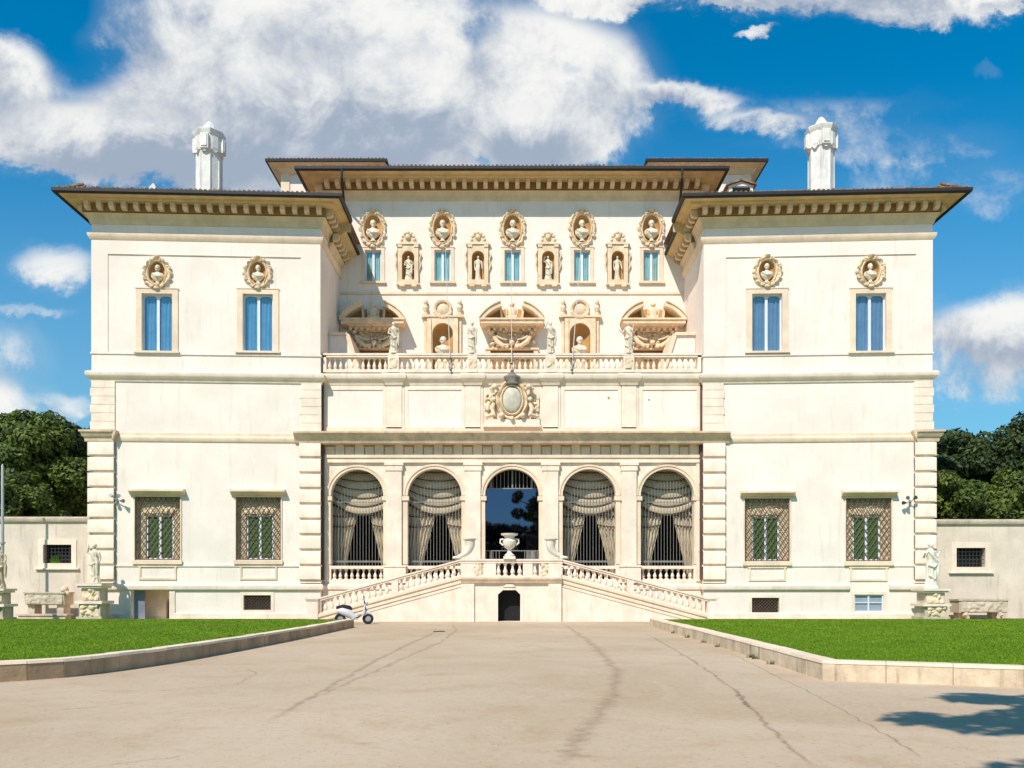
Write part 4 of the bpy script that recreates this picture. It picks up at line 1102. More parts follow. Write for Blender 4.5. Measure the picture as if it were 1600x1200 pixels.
# middle doorway: glazed upper screen, thin bars, white notice panel
yg = YL+.55; r = (x1-x0)/2
zg0, zg1 = pz(860, yg), pz(764, yg)
MB().box(x0+.02, x1-.02, yg, yg+.02, zg0, zg1).build('glass_screen', 'mirror_glass', villa)
m = MB()
for k in range(1, 14):
    x = x0+(x1-x0)*k/14; top = zs+math.sqrt(max(0, r*r-(x-c)**2)); m.box(x-.016, x+.016, yg, yg+.03, zg1+.05, top)
for x in (x0+.30, c+.02, x1-.35): top = zs+math.sqrt(max(0, r*r-(x-c)**2)); m.box(x-.04, x+.04, yg-.01, yg+.04, zg1+.05, top)
m.box(x0, x1, yg-.01, yg+.05, zg1, zg1+.05); m.build('upper_bars', 'bars', villa); m = MB()
for k in list(range(0, 5))+list(range(12, 17)): x = x0+.06+(x1-x0-.12)*k/16; m.box(x-.014, x+.014, yg, yg+.03, zfl, zg0-.04)
for x in (x0+.28, x1-.32): m.box(x-.05, x+.05, yg-.02, yg+.05, zfl, zg0-.04)
m.box(x0, x1, yg-.01, yg+.05, zg0-.04, zg0)
m.build('lower_bars', 'bars', villa)
MB().box(px(822, 1.6), px(839, 1.6), 1.6, 1.66, zfl, pz(834, 1.6)).build('white_panel', 'white_paint', villa)
MB().box(x0+.1, x1-.1, 1.9, 1.95, zfl, 9).build('door_backing', 'dark', villa)

# coat of arms
ac = px(800, YL); zc0 = pz(668, YL)
m = MB(); zcen = pz(627, YL)
n = 12
for i in range(n+1):
    for j in range(32): a = 2*math.pi*j/32; t = i/n; m.v.append((.50*t*math.cos(a), -.34-.20*math.sqrt(max(0, 1-t*t)), .70*t*math.sin(a)))
m.f = [(i*32+j, i*32+(j+1) % 32, (i+1)*32+(j+1) % 32, (i+1)*32+j) for i in range(n) for j in range(32)]
arms = MB(); 
for i in range(48):
    a = 2*math.pi*i/48
    for t, h in ((0, .30), (.06, .42), (.14, .44), (.22, .34), (.30, .22), (.42, .34), (.55, .38), (.7, .25), (.78, 0)):
        lob = 1+.07*math.cos(6*a+1); arms.v.append(((.50+.50*t*lob)*math.cos(a), -h-(.05*math.sin(10*a) if t > .35 else 0), (.70+.5*t*lob)*math.sin(a)))
arms.f = [(i*9+j, i*9+j+1, ((i+1) % 48)*9+j+1, ((i+1) % 48)*9+j) for i in range(48) for j in range(8)]
for s in (-1, 1):
    arms.tube([(s*.95, -.2, -.15), (s*1.05, -.25, -.45), (s*.95, -.3, -.75), (s*1.3, -.2, -.85), (s*1.42, -.12, -.8)], [.10, .13, .14, .10, .05], 8)
    arms.tube([(s*.70, -.3, .55), (s*.95, -.35, .75), (s*1.05, -.35, .6), (s*.98, -.3, .35)], [.09, .12, .12, .07], 8)
    arms.ball((s*.88, -.45, .66), .15); arms.ball((s*.55, -.38, -.82), .16); arms.ball((s*.95, -.3, .05), .12)
    wgs = sheet_relief(s*.95, s*1.42, -.55, .35, .0, .16, 22, 26, 21+s, 26); arms.add(wgs.v, wgs.f)
arms.ball((0, -.42, -.98), .12)
ca = arms.build('coat_of_arms', 'carving', villa, loc=(ac, YL, zcen)); m.build('shield', 'shield_stone', ca)
cw = MB(); cw.lathe([(.30, 0), (.34, .06), (.32, .14), (.40, .30), (.42, .42), (.28, .52), (.12, .60), (.10, .66)], 12, (0, -.36, .78), 1, .8); cw.ball((0, -.36, 1.50), .09)
for k in range(7): a = math.pi*(k/6); cw.ball((.36*math.cos(a), -.36-.26*math.sin(a), 1.16), .09, n=7, m=5)
cw.build('crown', 'dark_stone', ca)
MB().box(-1.45, 1.45, -.30, .0, -1.32, -1.0).box(-1.52, 1.52, -.36, 0, -1.40, -1.32).build('ledge', 'travertine', ca)

# downpipes
for s in (-1, 1):
    x = s*px(1096, .2); m = MB().tube([(x, .27, pz(598, .27)), (x, .27, pz(676, .27))], .055, 8); m.tube([(x, .25, pz(692, .25)), (x, .25, pz(906, .25))], .085, 8)
    for z in (3.5, 5.2, 7.0): m.lathe([(.10, 0), (.10, .06)], 8, (x, .25, z))
    m.build('downpipe', 'pipe', villa)
    x = s*9.15*1.0; xe = s*8.95; y = YR-1.6
    m = MB().tube([(px(800+s*266, y), y, ZT_R-.02), (px(800+s*266, y), y, ZT_R-.5), (px(800+s*262, YR-.2), YR-.3, ZT_R-1.3), (px(800+s*262, YR-.2), YR-.15, ZT_R-3.4), (px(800+s*266, YR-.2), YR-.15, 21)], .07, 8)
    m.build('downpipe', 'gutter', villa)

# ------------------------------------------------------------ double staircase
YS = -3.0
stair = empty('double_staircase', (0, YS, 0), 0, 'cream stone double staircase rising from both sides to a railed landing', 'staircase')
S = lambda p: px(p, YS); SZ = lambda p: pz(p, YS)
zf = SZ(904); xl, xr = S(721), S(877)
def sb(m, name, mat, parent=stair): # shift to the staircase's own origin
    m.xf(lambda x, y, z: (x, y-YS, z)); return m.build(name, mat, parent)
zr = SZ(874)
m = sheet(MB(), rect(xl, xr, 0, zf), [([(S(778), .0+.01), (S(813), .01), (S(813), SZ(929)), (S(806), SZ(922)), (S(786), SZ(922)), (S(778), SZ(929))], .6)], YS)
m.box(xl, xr, YS+.6, YL, zf-.25, zf)
sb(m, 'landing_wall', 'travertine')
sb(MB().box(S(776), S(815), YS+.6, YS+.65, 0, SZ(921)), 'doorway_backing', 'dark')
m = MB(); fr_ = .12
m.box(S(778)-.16, S(778), YS-.03, YS, 0, SZ(929)); m.box(S(813), S(813)+.16, YS-.03, YS, 0, SZ(929)); m.prism([(S(778)-.16, SZ(929)), (S(778), SZ(929)), (S(786), SZ(922)), (S(806), SZ(922)), (S(813), SZ(929)), (S(813)+.16, SZ(929)), (S(810), SZ(917)), (S(782), SZ(917))], YS-.03, YS)
m.prism([(S(786), SZ(917)), (S(806), SZ(917)), (S(801), SZ(912)), (S(791), SZ(912))], YS-.08, YS)
sb(m, 'doorway_surround', 'travertine')
for a, b in ((721, 741), (857, 877)): sb(MB().box(S(a), S(b), YS-.10, YS, 0, zf-.2), 'landing_pier', 'travertine')
m = MB().sweep([(xl-.02, YS-.10), (xr+.02, YS-.10)], [(-.1, zf-.22), (.03, zf-.22), (.06, zf-.12), (.12, zf-.04), (.12, zf+.05), (-.3, zf+.08)], 1); sb(m, 'landing_cornice', 'stain_stone')
# landing balustrade
m = MB(); m.box(xl, xr, YS-.12, YS+.16, zf+.05, zf+.14); m.box(xl-.05, xr+.05, YS-.14, YS+.18, zr-.18, zr-.06); m.box(xl-.05, xr+.05, YS-.18, YS+.22, zr-.07, zr+.01)
for a, b in ((720, 741), (756, 775), (817, 832), (857, 877)): m.box(S(a), S(b), YS-.12, YS+.15, zf+.14, zr-.18)
lb = sb(m, 'landing_balustrade', 'travertine')
bh = zr-.18-(zf+.14)
balusters(lb, baluster_mesh(bh, .11), [S(p) for p in (745.5, 752, 779, 789.5, 801, 812, 836, 846, 853)], .02, [zf+.14]*9, 'travertine')
for p in (748, 850): sheet_relief(-.14, .14, 0, bh, 0, .08, 10, 14, p, 7).build('carved_panel', 'carving', lb, loc=(S(p), -.11, zf+.14))
# ramps
for s in (-1, 1):
    xa = xl if s < 0 else xr; xe = S(497) if s < 0 else S(1105)
    rz = lambda x: zf+.0-(abs(x-xa))*((zf-.20)/abs(xe-xa))     # top of the string wall
    zero = xa+(xe-xa)*1.10
    m = MB().prism([(xa, 0), (xa, rz(xa)), (xe, rz(xe)), (xe, 0)] if s > 0 else [(xe, 0), (xe, rz(xe)), (xa, rz(xa)), (xa, 0)], YS+.02, YS+.28)
    sb(m, 'ramp_wall', 'travertine')
    m = MB()
    for o0, o1, pr, f0 in ((-.0, .12, .07, .0), (-.22, -.12, .05, .0), (-.40, -.34, .03, .0)):
        x_end = xe
        while True:
            t = (0-(rz(xa)+o0))/(rz(xe)-rz(xa)); x_end = xa+(xe-xa)*min(1, max(0, t)); break
        m.prism([(xa, rz(xa)+o0), (xa, rz(xa)+o1), (x_end, rz(x_end)+o1), (x_end, rz(x_end)+o0)], YS+.02-pr, YS+.02)
    sb(m, 'ramp_moulding', 'stone')
    # steps
    m = MB(); n = 14; zt_ = zf-.02
    for k in range(n):
        x_0 = xa+(xe-xa)*k/n; z_ = zt_*(1-(k+0)/n)-.0; x_1 = xa+(xe-xa)*(k+1)/n+(.0); m.box(x_0, x_1, YS+.28, -.6, 0, max(.05, z_-zt_/n*1.0+.12))
    sb(m, 'steps', 'travertine')
    # rail
    hr = zr-zf; kx = S(617) if s < 0 else S(985)
    m = MB(); q = lambda x, d: rz(x)+d
    m.prism([(xa, q(xa, .12)), (xa, q(xa, .19)), (xe, q(xe, .19)), (xe, q(xe, .12))], YS-.02, YS+.30)
    m.prism([(xa, q(xa, hr-.15)), (xa, q(xa, hr-.05)), (xe, q(xe, hr-.05)), (xe, q(xe, hr-.15))], YS-.04, YS+.32)
    m.prism([(xa, q(xa, hr-.06)), (xa, q(xa, hr+.01)), (xe, q(xe, hr+.01)), (xe, q(xe, hr-.06))], YS-.08, YS+.36)
    for a in (kx,): m.prism([(a-.16, q(a-.16, .19)), (a-.16, q(a-.16, hr-.15)), (a+.16, q(a+.16, hr-.15)), (a+.16, q(a+.16, .19))], YS-.03, YS+.3)
    sb_ = sb(m, 'ramp_balustrade', 'travertine')
    for u0, u1, n in ((xa, kx, 10), (kx, xe, 11)):
        d = (u1-u0); xs = [u0+d*(.07+.88*(k+.5)/n) for k in range(n)]
        xs = [v for v in xs if abs(v-kx) > .2]
        balusters(sb_, baluster_mesh(hr-.34+.05, .105), xs, .14, [rz(v)+.17 for v in xs], 'travertine')
    # end pedestal
    e0, e1 = (xe-.55, xe) if s < 0 else (xe, xe+.12)
    m = MB(); ze_ = rz(xe)+hr
    m.box(e0, e1, YS-.08, YS+.5, 0, ze_-.14); m.box(e0-.10 if s < 0 else e0-.05, e1+(.05 if s < 0 else .42), YS-.14, YS+.56, ze_-.06, ze_+.03); m.box(e0-.04, e1+(.02 if s < 0 else .30), YS-.1, YS+.52, ze_-.14, ze_-.06)
    sb(m, 'end_pedestal', 'travertine')

# ------------------------------------------------------------ figures
def remesh(mb, vox):
    o = mb.build('tmp', 'marble', None, smooth=0)
    md = o.modifiers.new('r', 'REMESH'); md.mode = 'VOXEL'; md.voxel_size = vox
    sm = o.modifiers.new('s', 'SMOOTH'); sm.iterations = 2; sm.factor = .5
    dg = bpy.context.evaluated_depsgraph_get(); me = bpy.data.meshes.new_from_object(o.evaluated_get(dg))
    old = o.data; bpy.data.objects.remove(o); bpy.data.meshes.remove(old)
    me.polygons.foreach_set('use_smooth', [True]*len(me.polygons)); return me
def head(m, x, y, z, r=.105, turn=0.0):
    m.ball((x, y, z), r, .82, .95, 1.12, 14, 10)
    a = turn; fx, fy = math.sin(a), -math.cos(a)
    m.tube([(x+fx*r*.86, y+fy*r*.86, z+r*.15), (x+fx*r*1.14, y+fy*r*1.14, z-r*.20)], [r*.10, r*.17], 6)
    m.ball((x+fx*r*.62, y+fy*r*.62, z-r*.75), r*.32); m.ball((x-fx*r*.25, y-fy*r*.25, z+r*.22), r*1.02, .95, .98, .95, 12, 8)
    for sg in (-1, 1): m.ball((x+sg*r*.85, y, z-.1*r), r*.22, .5, 1, 1.2, 6, 5)
    m.tube([(x, y+.01, z-r*.6), (x, y+.02, z-r*2.0)], [r*.5, r*.62], 10)
def body(kind):
    """robed figure 1.0 = 1.8 m tall, feet at z=0, facing -y"""
    m = MB(); rr = random.Random(kind*13+1); sway = [.03, -.03, .02, -.02, .04][kind % 5]
    rings = [(0.03, .25, .20), (.12, .25, .19), (.35, .21, .16), (.6, .205, .165), (.85, .21, .17), (1.0, .185, .15), (1.12, .165, .135), (1.28, .19, .145), (1.42, .205, .135), (1.50, .15, .10), (1.55, .07, .07)]
    if kind == 3: rings = [(r[0], r[1]*(.78 if r[0] < .9 else .95), r[2]*.85) for r in rings]
    n = 40; ph = rr.uniform(0, 6)
    for z, a, b in rings:
        for k in range(n):
            t = 2*math.pi*k/n; f = 1+(.13 if z < 1.0 else .05)*math.cos(9*t+ph+z*1.6)+(.05 if z < 1.2 else 0)*math.cos(4*t-z*3)
            m.v.append((sway*math.sin(z*2.2)+a*f*math.cos(t), b*f*math.sin(t), z))
    nr = len(rings); m.f = [(i*n+k, i*n+(k+1) % n, (i+1)*n+(k+1) % n, (i+1)*n+k) for i in range(nr-1) for k in range(n)]+[tuple(range(n-1, -1, -1)), tuple((nr-1)*n+k for k in range(n))]
    sx0 = sway*math.sin(1.42*2.2)
    head(m, sx0, -.02, 1.69, .105, rr.uniform(-.4, .4))
    def arm(s, el, ha):
        m.tube([(sx0+s*.19, 0, 1.42), (sx0+s*.24, 0, 1.36), el, ha], [.07, .068, .052, .036], 8)
        h = Vector(ha); d = (h-Vector(el)).normalized(); m.tube([h, h+d*.05, h+d*.10], [.036, .045, .03], 8, .6)
        for q in (-.02, -.007, .007, .02): m.tube([h+d*.09+Vector((q, 0, 0)), h+d*.15+Vector((q*1.3, -.012, -.008))], [.013, .009], 5)
        m.tube([h+d*.03+Vector((-s*.03, -.01, 0)), h+d*.08+Vector((-s*.05, -.03, 0))], [.015, .010], 5)
    if kind == 0: arm(-1, (-.30, -.02, 1.14), (-.20, -.20, 1.06)); arm(1, (.32, .02, 1.12), (.24, -.18, 1.24))
    elif kind == 1: arm(-1, (-.28, .02, 1.12), (-.24, -.06, .86)); arm(1, (.26, -.06, 1.16), (.04, -.20, 1.22))
    elif kind == 2: arm(-1, (-.36, -.04, 1.40), (-.26, -.10, 1.64)); arm(1, (.30, .02, 1.12), (.30, -.08, .88))
    elif kind == 3: arm(-1, (-.27, .03, 1.14), (-.25, .0, .88)); arm(1, (.27, .0, 1.14), (.30, -.10, .92))
    else: arm(-1, (-.34, -.02, 1.20), (-.42, -.14, 1.30)); arm(1, (.30, -.05, 1.18), (.36, -.12, 1.45))
    # mantle across the chest, over the hip and hanging from the forearm
    if kind != 3:
        m.tube([(-.17, -.08, 1.46), (-.05, -.15, 1.30), (.12, -.16, 1.08), (.20, -.12, .92)], [.05, .06, .07, .06], 8)
        m.tube([(.22, -.12, 1.16), (.26, -.14, .9), (.25, -.12, .6), (.27, -.12, .42)], [.05, .07, .06, .03], 8)
        m.tube([(-.20, -.1, .9), (0, -.20, .82), (.2, -.12, .95)], [.05, .05, .05], 8); m.tube([(-.18, -.14, .5), (.02, -.19, .36), (.18, -.12, .2)], [.04, .05, .03], 8)
    for s in (-1, 1): m.ball((s*.09, -.20, .05), .055, .8, 1.7, .6)
    m.lathe([(.30, 0), (.30, .05)], 14, (0, -.02, -.04))
    return m
fig_mesh = [remesh(body(k), .018) for k in range(5)]
def figure(name, k, x, y, z, h, label, cat, mat='marble', rz=0, group=None):
    me = fig_mesh[k].copy(); me.materials.clear(); me.materials.append(M[mat])
    o = bpy.data.objects.new(name, me); col.objects.link(o); s = h/1.8; o.scale = (s, s, s); o.location = (x, y, z+.04*s); o.rotation_euler[2] = rz
    return tag(o, label, cat, group)
def bust_mb(k):
    m = MB(); head(m, 0, -.02, .62, .12, [-.3, .25, 0][k])
    rings = [(.12, .09, .07), (.18, .17, .10), (.26, .25, .13), (.36, .26, .14), (.42, .21, .12), (.46, .09, .08)]; n = 28
    b = len(m.v)
    for z, a, c in rings:
        for i in range(n): t = 2*math.pi*i/n; f = 1+.07*math.cos(7*t+k+z*4); m.v.append((a*f*math.cos(t), c*f*math.sin(t), z))
    m.f += [(b+i*n+j, b+i*n+(j+1) % n, b+(i+1)*n+(j+1) % n, b+(i+1)*n+j) for i in range(5) for j in range(n)]+[tuple(b+i for i in range(n-1, -1, -1)), tuple(b+5*n+i for i in range(n))]
    m.tube([(-.2, -.08, .40), (0, -.15, .28), (.2, -.1, .30)], [.04, .05, .03]); m.lathe([(.13, 0), (.13, .03), (.06, .07), (.07, .14), (.12, .18)], 14)
    return m
bust_mesh = [remesh(bust_mb(k), .014) for k in range(3)]
def bust(k, x, y, z, h, label, wing, mat='marble', group='portrait busts in the wall niches'):
    me = bust_mesh[k].copy(); me.materials.clear(); me.materials.append(M[mat]); o = bpy.data.objects.new('bust', me); col.objects.link(o)
    s = h/.76; o.scale = (s*.92, s*.9, s); place(o, x, y, z, wing); tag(o, label, 'bust', group)
M['niche_marble'] = material('warm_marble', (.70, .62, .48), .6, .15, 3, .2, 18, .3, fine=.2)
wh = ['outer', 'inner']
for W, sd_, order in ((wl, 'left', ('outer', 'inner')), (wr, 'right', ('inner', 'outer'))):
    for i, (x, z, h, zc) in enumerate(W[0]):
        nm = 'beside the outer corner' if order[i] == 'outer' else 'nearest the terrace court'
        bust(i, x, .06, zc-.56, 1.02, f'stone bust in the round medallion over the {sd_} wing window {nm}', True, 'niche_marble')
on = ['far left', 'second from left', 'middle', 'second from right', 'far right']
for i, x in enumerate(cx5):
    bust((i+1) % 3, x, YR+.02, zmed-.74, 1.28, f'stone bust in the {on[i]} oval medallion under the top eave', False, 'niche_marble')
on4 = ['leftmost', 'second from left', 'third from left', 'rightmost']
for i, x in enumerate(ns4):
    figure('statue', [0, 3, 2, 3][i], x, YR+.12, zn0, 1.42, f'small standing statue in the {on4[i]} arched niche between the upper windows', 'statue', 'niche_marble', group='statues in the upper niches')
# half-length figures in the two terrace niches
for i, x in enumerate(bn):
    t = empty('niche_bust', (x, YR+.02, Z_T+.3), 0, f'large bust on a rock base in the {"left" if i == 0 else "right"} round-headed terrace niche', 'bust', 'busts in the terrace niches')
    me = bust_mesh[i*2].copy(); me.materials.clear(); me.materials.append(M['niche_marble']); o = bpy.data.objects.new('torso', me); col.objects.link(o); o.parent = t; o.scale = (1.75, 1.5, 1.75); o.location = (0, 0, 1.72)
    MB().lathe([(.42, 0), (.40, .9), (.36, 1.4), (.42, 1.55), (.3, 1.7), (.26, 1.76)], 12).xf(lambda a, b, c: (a, b*.6, c)).build('pedestal', 'carving', t)
st = [(615.5, 0, 'robed statue with bent arms on the leftmost pedestal of the terrace balustrade'), (738, 1, 'grey robed statue just left of the middle portal on the terrace balustrade'),
      (860, 2, 'dark weathered statue with a raised arm just right of the middle portal'), (981.5, 4, 'pale bulky statue on the rightmost pedestal of the terrace balustrade')]
for (p, k, l), rz_ in zip(st, (.2, -.2, .3, -.5)):
    figure('statue', k, px(p, YL), yb, z1, 1.66, l, 'statue', 'marble' if p != 860 else 'statue_dark' if 'statue_dark' in M else 'marble', rz_, 'statues standing on the terrace balustrade')

# corner statues on tall pedestals
def pedestal(x, y, w, h, label):
    t = empty('pedestal', (x, y, 0), 0, label, 'pedestal', 'statue pedestals at the outer corners')
    m = MB(); m.box(-w/2-.1, w/2+.1, -w/2-.1, w/2+.1, 0, .22); m.box(-w/2, w/2, -w/2, w/2, .22, h*.46); m.build('base', 'stain_light', t)
    MB().box(-w/2-.14, w/2+.14, -w/2-.14, w/2+.14, h*.46, h*.54).build('ledge', 'travertine', t)
    MB().box(-w/2+.08, w/2-.08, -w/2+.08, w/2-.08, h*.54, h*.88).build('shaft', 'stain_light', t)
    MB().box(-w/2-.05, w/2+.05, -w/2-.05, w/2+.05, h*.88, h*.94).box(-w/2-.12, w/2+.12, -w/2-.12, w/2+.12, h*.94, h).build('cap', 'travertine', t)
    sheet_relief(-w/2+.1, w/2-.1, .26, h*.44, -w/2-.006, .12, 26, 22, 5, 16).build('carved_panel', 'carving', t); sheet_relief(-w/2+.12, w/2-.12, h*.56, h*.86, -w/2+.074, .12, 26, 22, 9, 14).build('carved_panel', 'carving', t)
M['stain_light'] = material('old_stone_block', (.60, .50, .38), .9, .2, 2, .6, 10, .2, streak=.5, grime=(.3, .23, .16), fine=.4)
yq = -2.0
xq = px(148, yq); hq = pz(912, yq); pedestal(xq, yq, 1.05, hq, 'two-tier carved stone pedestal at the left corner of the villa')
figure('statue', 2, xq, yq, hq, pz(851, yq)-hq, 'weathered robed statue on the tall pedestal at the left corner of the villa', 'statue', 'marble', -.3, 'statues at the outer corners')
xq = px(1454, yq); hq = pz(920, yq); pedestal(xq, yq, 1.1, hq, 'two-tier carved stone pedestal at the right corner of the villa')
figure('statue', 4, xq, yq, hq, pz(849, yq)-hq, 'bright white draped statue on the pedestal at the right corner of the villa', 'statue', 'white_marble', .3, 'statues at the outer corners')
xq = px(-2, -3.5); pedestal(xq, -3.5, .9, 1.6, 'stone pedestal cut off by the left edge beside the grey pole')
figure('statue', 1, xq, -3.5, 1.6, 2.0, 'dark statue cut off by the left edge of the picture', 'statue', 'stain_stone', .5, 'statues at the outer corners')

# urn and cornucopias on the landing
def urn():
    t = empty('stone_urn', (S(796), YS+.02, zr+.01), 0, 'big pale stone urn in the middle of the landing rail', 'urn'); H_ = pz(834, YS)-zr
    k = H_/1.15; w_ = .88
    MB().box(-.27*k, .27*k, -.27*k, .27*k, 0, .12*k).build('base', 'white_marble', t)
    MB().lathe([(a*k*w_, b*k) for a, b in [(.24, .12), (.26, .18), (.15, .26), (.10, .34), (.09, .42), (.14, .46), (.26, .54), (.33, .68), (.35, .80), (.29, .86), (.24, .94), (.26, 1.02), (.42, 1.08), (.44, 1.15), (.36, 1.15), (.22, 1.0)]], 24).build('bowl', 'white_marble', t)
    for s in (-1, 1): MB().tube([(s*.28*k, 0, .62*k), (s*.42*k, 0, .74*k), (s*.40*k, 0, .88*k), (s*.26*k, 0, .90*k)], [.04*k]*4, 8).build('handle', 'white_marble', t)
urn()
def horn(p, s, label):
    t = empty('cornucopia', (S(p), YS+.02, zr+.01), 0, label, 'cornucopia', 'stone horns on the landing rail')
    H_ = pz(842, YS)-zr; pts = []; rad = []
    for i in range(15):
        u = i/14; pts.append((s*(.10+.62*(1-u)**1.8-.10*u*0), 0, .12+(H_-.2)*(u**1.5))); rad.append(.06+.20*u**.8 if i else .03)
    pts = [(x-s*.10*math.sin(u/14*3.14), y, z) for u, (x, y, z) in enumerate(pts)]
    MB().tube(pts, rad, 16).build('horn', 'white_marble', t, smooth=60)
    x, y, z = pts[-1]; MB().lathe([(.20, -.02), (.31, .02), (.33, .07), (.28, .10), (.22, .10)], 20, (x, y, z)).build('rim', 'marble', t)
    m = MB(); 
    for k in range(5): m.ball((s*(.62+.05*k), random.uniform(-.08, .08), .08), .085, 1.4, 1, .9, 8, 6)
    m.box(s*.0-.28, s*.0+.28, -.2, .2, 0, .09); m.build('foot', 'white_marble', t)
horn(737, -1, 'curved white stone horn curling down to the left end of the landing rail')
horn(858, 1, 'curved white stone horn curling down to the right end of the landing rail')

# ------------------------------------------------------------ garden walls
YW = 1.6
def garden_wall(s, label):
    xi = s*(PH_OUT-.1); xo = s*46; zt = pz(808 if s < 0 else 812, YW); t = empty('garden_wall', (xi, YW, 0), 0, label, 'wall')
    wx = (px(68, YW), px(112, YW), pz(880, YW), pz(851, YW)) if s < 0 else (px(1494, YW), px(1539, YW), pz(886, YW), pz(856, YW))
    def sh(m): return m.xf(lambda x, y, z: (x-xi, y-YW, z))
    m = sheet(MB(), rect(min(xi, xo), max(xi, xo), 0, zt-.26), [(rect(wx[0], wx[1], wx[2], wx[3]), .35)], YW)
    m.add([(xi, YW+.6, 0), (xo, YW+.6, 0), (xo, YW+.6, zt-.26), (xi, YW+.6, zt-.26)], [(0, 1, 2, 3)])
    sh(m).build('wall', 'garden_plaster', t)
    sh(MB().prism_x([(YW-.10, zt-.26), (YW-.16, zt-.16), (YW-.16, zt-.05), (YW+.3, zt+.05), (YW+.75, zt-.05), (YW+.7, zt-.26)], xi, xo)).build('coping', 'stain_light', t)
    c = (wx[0]+wx[1])/2; w = wx[1]-wx[0]; h = wx[3]-wx[2]
    f = frame_mb(w, h, .27, -.05, .01); f.box(-w/2-.42, w/2+.42, -.14, 0, -.34, -.27)
    f = f.build('window', 'travertine', t, loc=(c-xi, 0, wx[2]))
    g = MB()
    for k in range(1, 8): g.box(-w/2+w*k/8-.014, -w/2+w*k/8+.014, .10, .13, 0, h)
    for k in range(1, 5): g.box(-w/2, w/2, .085, .10, h*k/5-.014, h*k/5+.014)
    g.build('bars', 'iron', f); MB().box(-w/2, w/2, .33, .36, 0, h).build('backing', 'dark', f)
    if s < 0:
        q = MB()
        for k in range(160): a, b = random.gauss(-.22, .13), abs(random.gauss(.12, .12)); q.add([(a, .02, b), (a+.05, .03, b+.02), (a+.02, -.02, b+.07)], [(0, 1, 2)])
        q = q.build('potted_leaves', 'leaf_bright', None, loc=(c, YW+.08, wx[2]), smooth=0); tag(q, 'bright green leaves growing behind the barred window of the left garden wall', 'plant')
M['leaf_bright'] = leaf_mat('bright_leaves', (.14, .32, .02), (.30, .55, .04))
garden_wall(-1, 'stained plaster garden wall with a barred window left of the villa')
garden_wall(1, 'stained plaster garden wall with a barred window right of the villa')

# grey pole on the far left
x = px(4, -.6)
t = empty('grey_pole', (x, -.6, 0), 0, 'tall slim grey pole at the left edge in front of the garden wall', 'pole')
MB().lathe([(.16, 0), (.16, .3), (.09, .34), (.065, 7.9), (.03, 8.0)], 12).build('shaft', 'grey_metal', t); MB().lathe([(.13, 3.9), (.13, 4.0)], 12).build('collar', 'grey_metal', t)

# sarcophagi
def sarcophagus(x, y, w, h0, h1, label, feet):
    t = empty('sarcophagus', (x, y, 0), 0, label, 'sarcophagus')
    m = MB(); m.prism_x([(-.45, h0), (-.5, h1), (.5, h1), (.45, h0)], -w/2, w/2); m.box(-w/2-.05, w/2+.05, -.55, .5, h1-.08, h1); r_ = sheet_relief(-w/2+.08, w/2-.08, h0+.05, h1-.12, -.507, .07, 40, 14, int(x*3), 30); m.add(r_.v, r_.f)
    m.build('trough', 'stain_light', t)
    for s in (-1, 1):
        f = MB()
        if feet: f.tube([(s*w*.33, -.3, h0+.1), (s*w*.36, -.42, h0*.6), (s*w*.31, -.40, .1), (s*w*.33, -.52, .04)], [.17, .15, .11, .09], 8); f.box(s*w*.25, s*w*.45, -.2, .35, 0, h0)
        else: f.box(s*w*.28, s*w*.45, -.35, .35, 0, h0)
        f.build('foot', 'stain_light', t)
    if not feet: MB().ball((w/2-.12, -.2, h1+.12), .20).ball((w/2+.05, -.3, h1-.1), .16).build('carved_head', 'stain_stone', t)
    return t
sarcophagus(px(77, .4), .4, (110-48)/30, pz(945, .4), pz(925, .4), 'pale stone sarcophagus on blocks under the barred window of the left wall', False)
sarcophagus(px(1529, .4), .4, (1567-1491)/30, pz(957, .4), pz(936, .4), 'carved stone sarcophagus on lion feet under the window of the right wall', True)
# low bench stones at the left foot
m = MB().box(-1.4, 1.0, -.3, .3, 0, .22).box(-1.5, 1.1, -.36, .36, .22, .30); o = m.build('stone_slab', 'stain_light', loc=(px(77, -.5), -.55, 0)); tag(o, 'low stone slab lying in front of the left sarcophagus', 'slab')

# ------------------------------------------------------------ flagpoles
def flagpole(p_b, p_t, yb_, yt_, label, y=yb-.27):
    x0 = px(p_b, y); z0 = pz(yb_, y); x1 = px(p_t, y); z1_ = pz(yt_, y)
    t = empty('flagpole', (x0, y, z0), 0, label, 'flagpole', 'bare flagpoles on the terrace balustrade')
    MB().tube([(0, 0, 0), (x1-x0, 0, z1_-z0)], [.026, .013], 8).build('pole', 'pale_metal', t)
    MB().ball((x1-x0, 0, z1_-z0+.03), .045).build('finial', 'grey_metal', t)
    MB().lathe([(.06, 0), (.06, .06)], 8, (0, 0, .1)).lathe([(.06, 0), (.06, .06)], 8, (0, 0, .7)).box(-.02, .02, 0, .12, .12, .15).build('bracket', 'iron', t)
flagpole(704, 696, 582, 388, 'thin bare flagpole leaning on the balustrade in front of the left terrace niche')
flagpole(799.5, 799, 590, 385, 'thin bare flagpole on the middle of the balustrade above the coat of arms', yb-.34)
flagpole(893, 908, 582, 385, 'thin bare flagpole leaning on the balustrade in front of the right terrace niche')

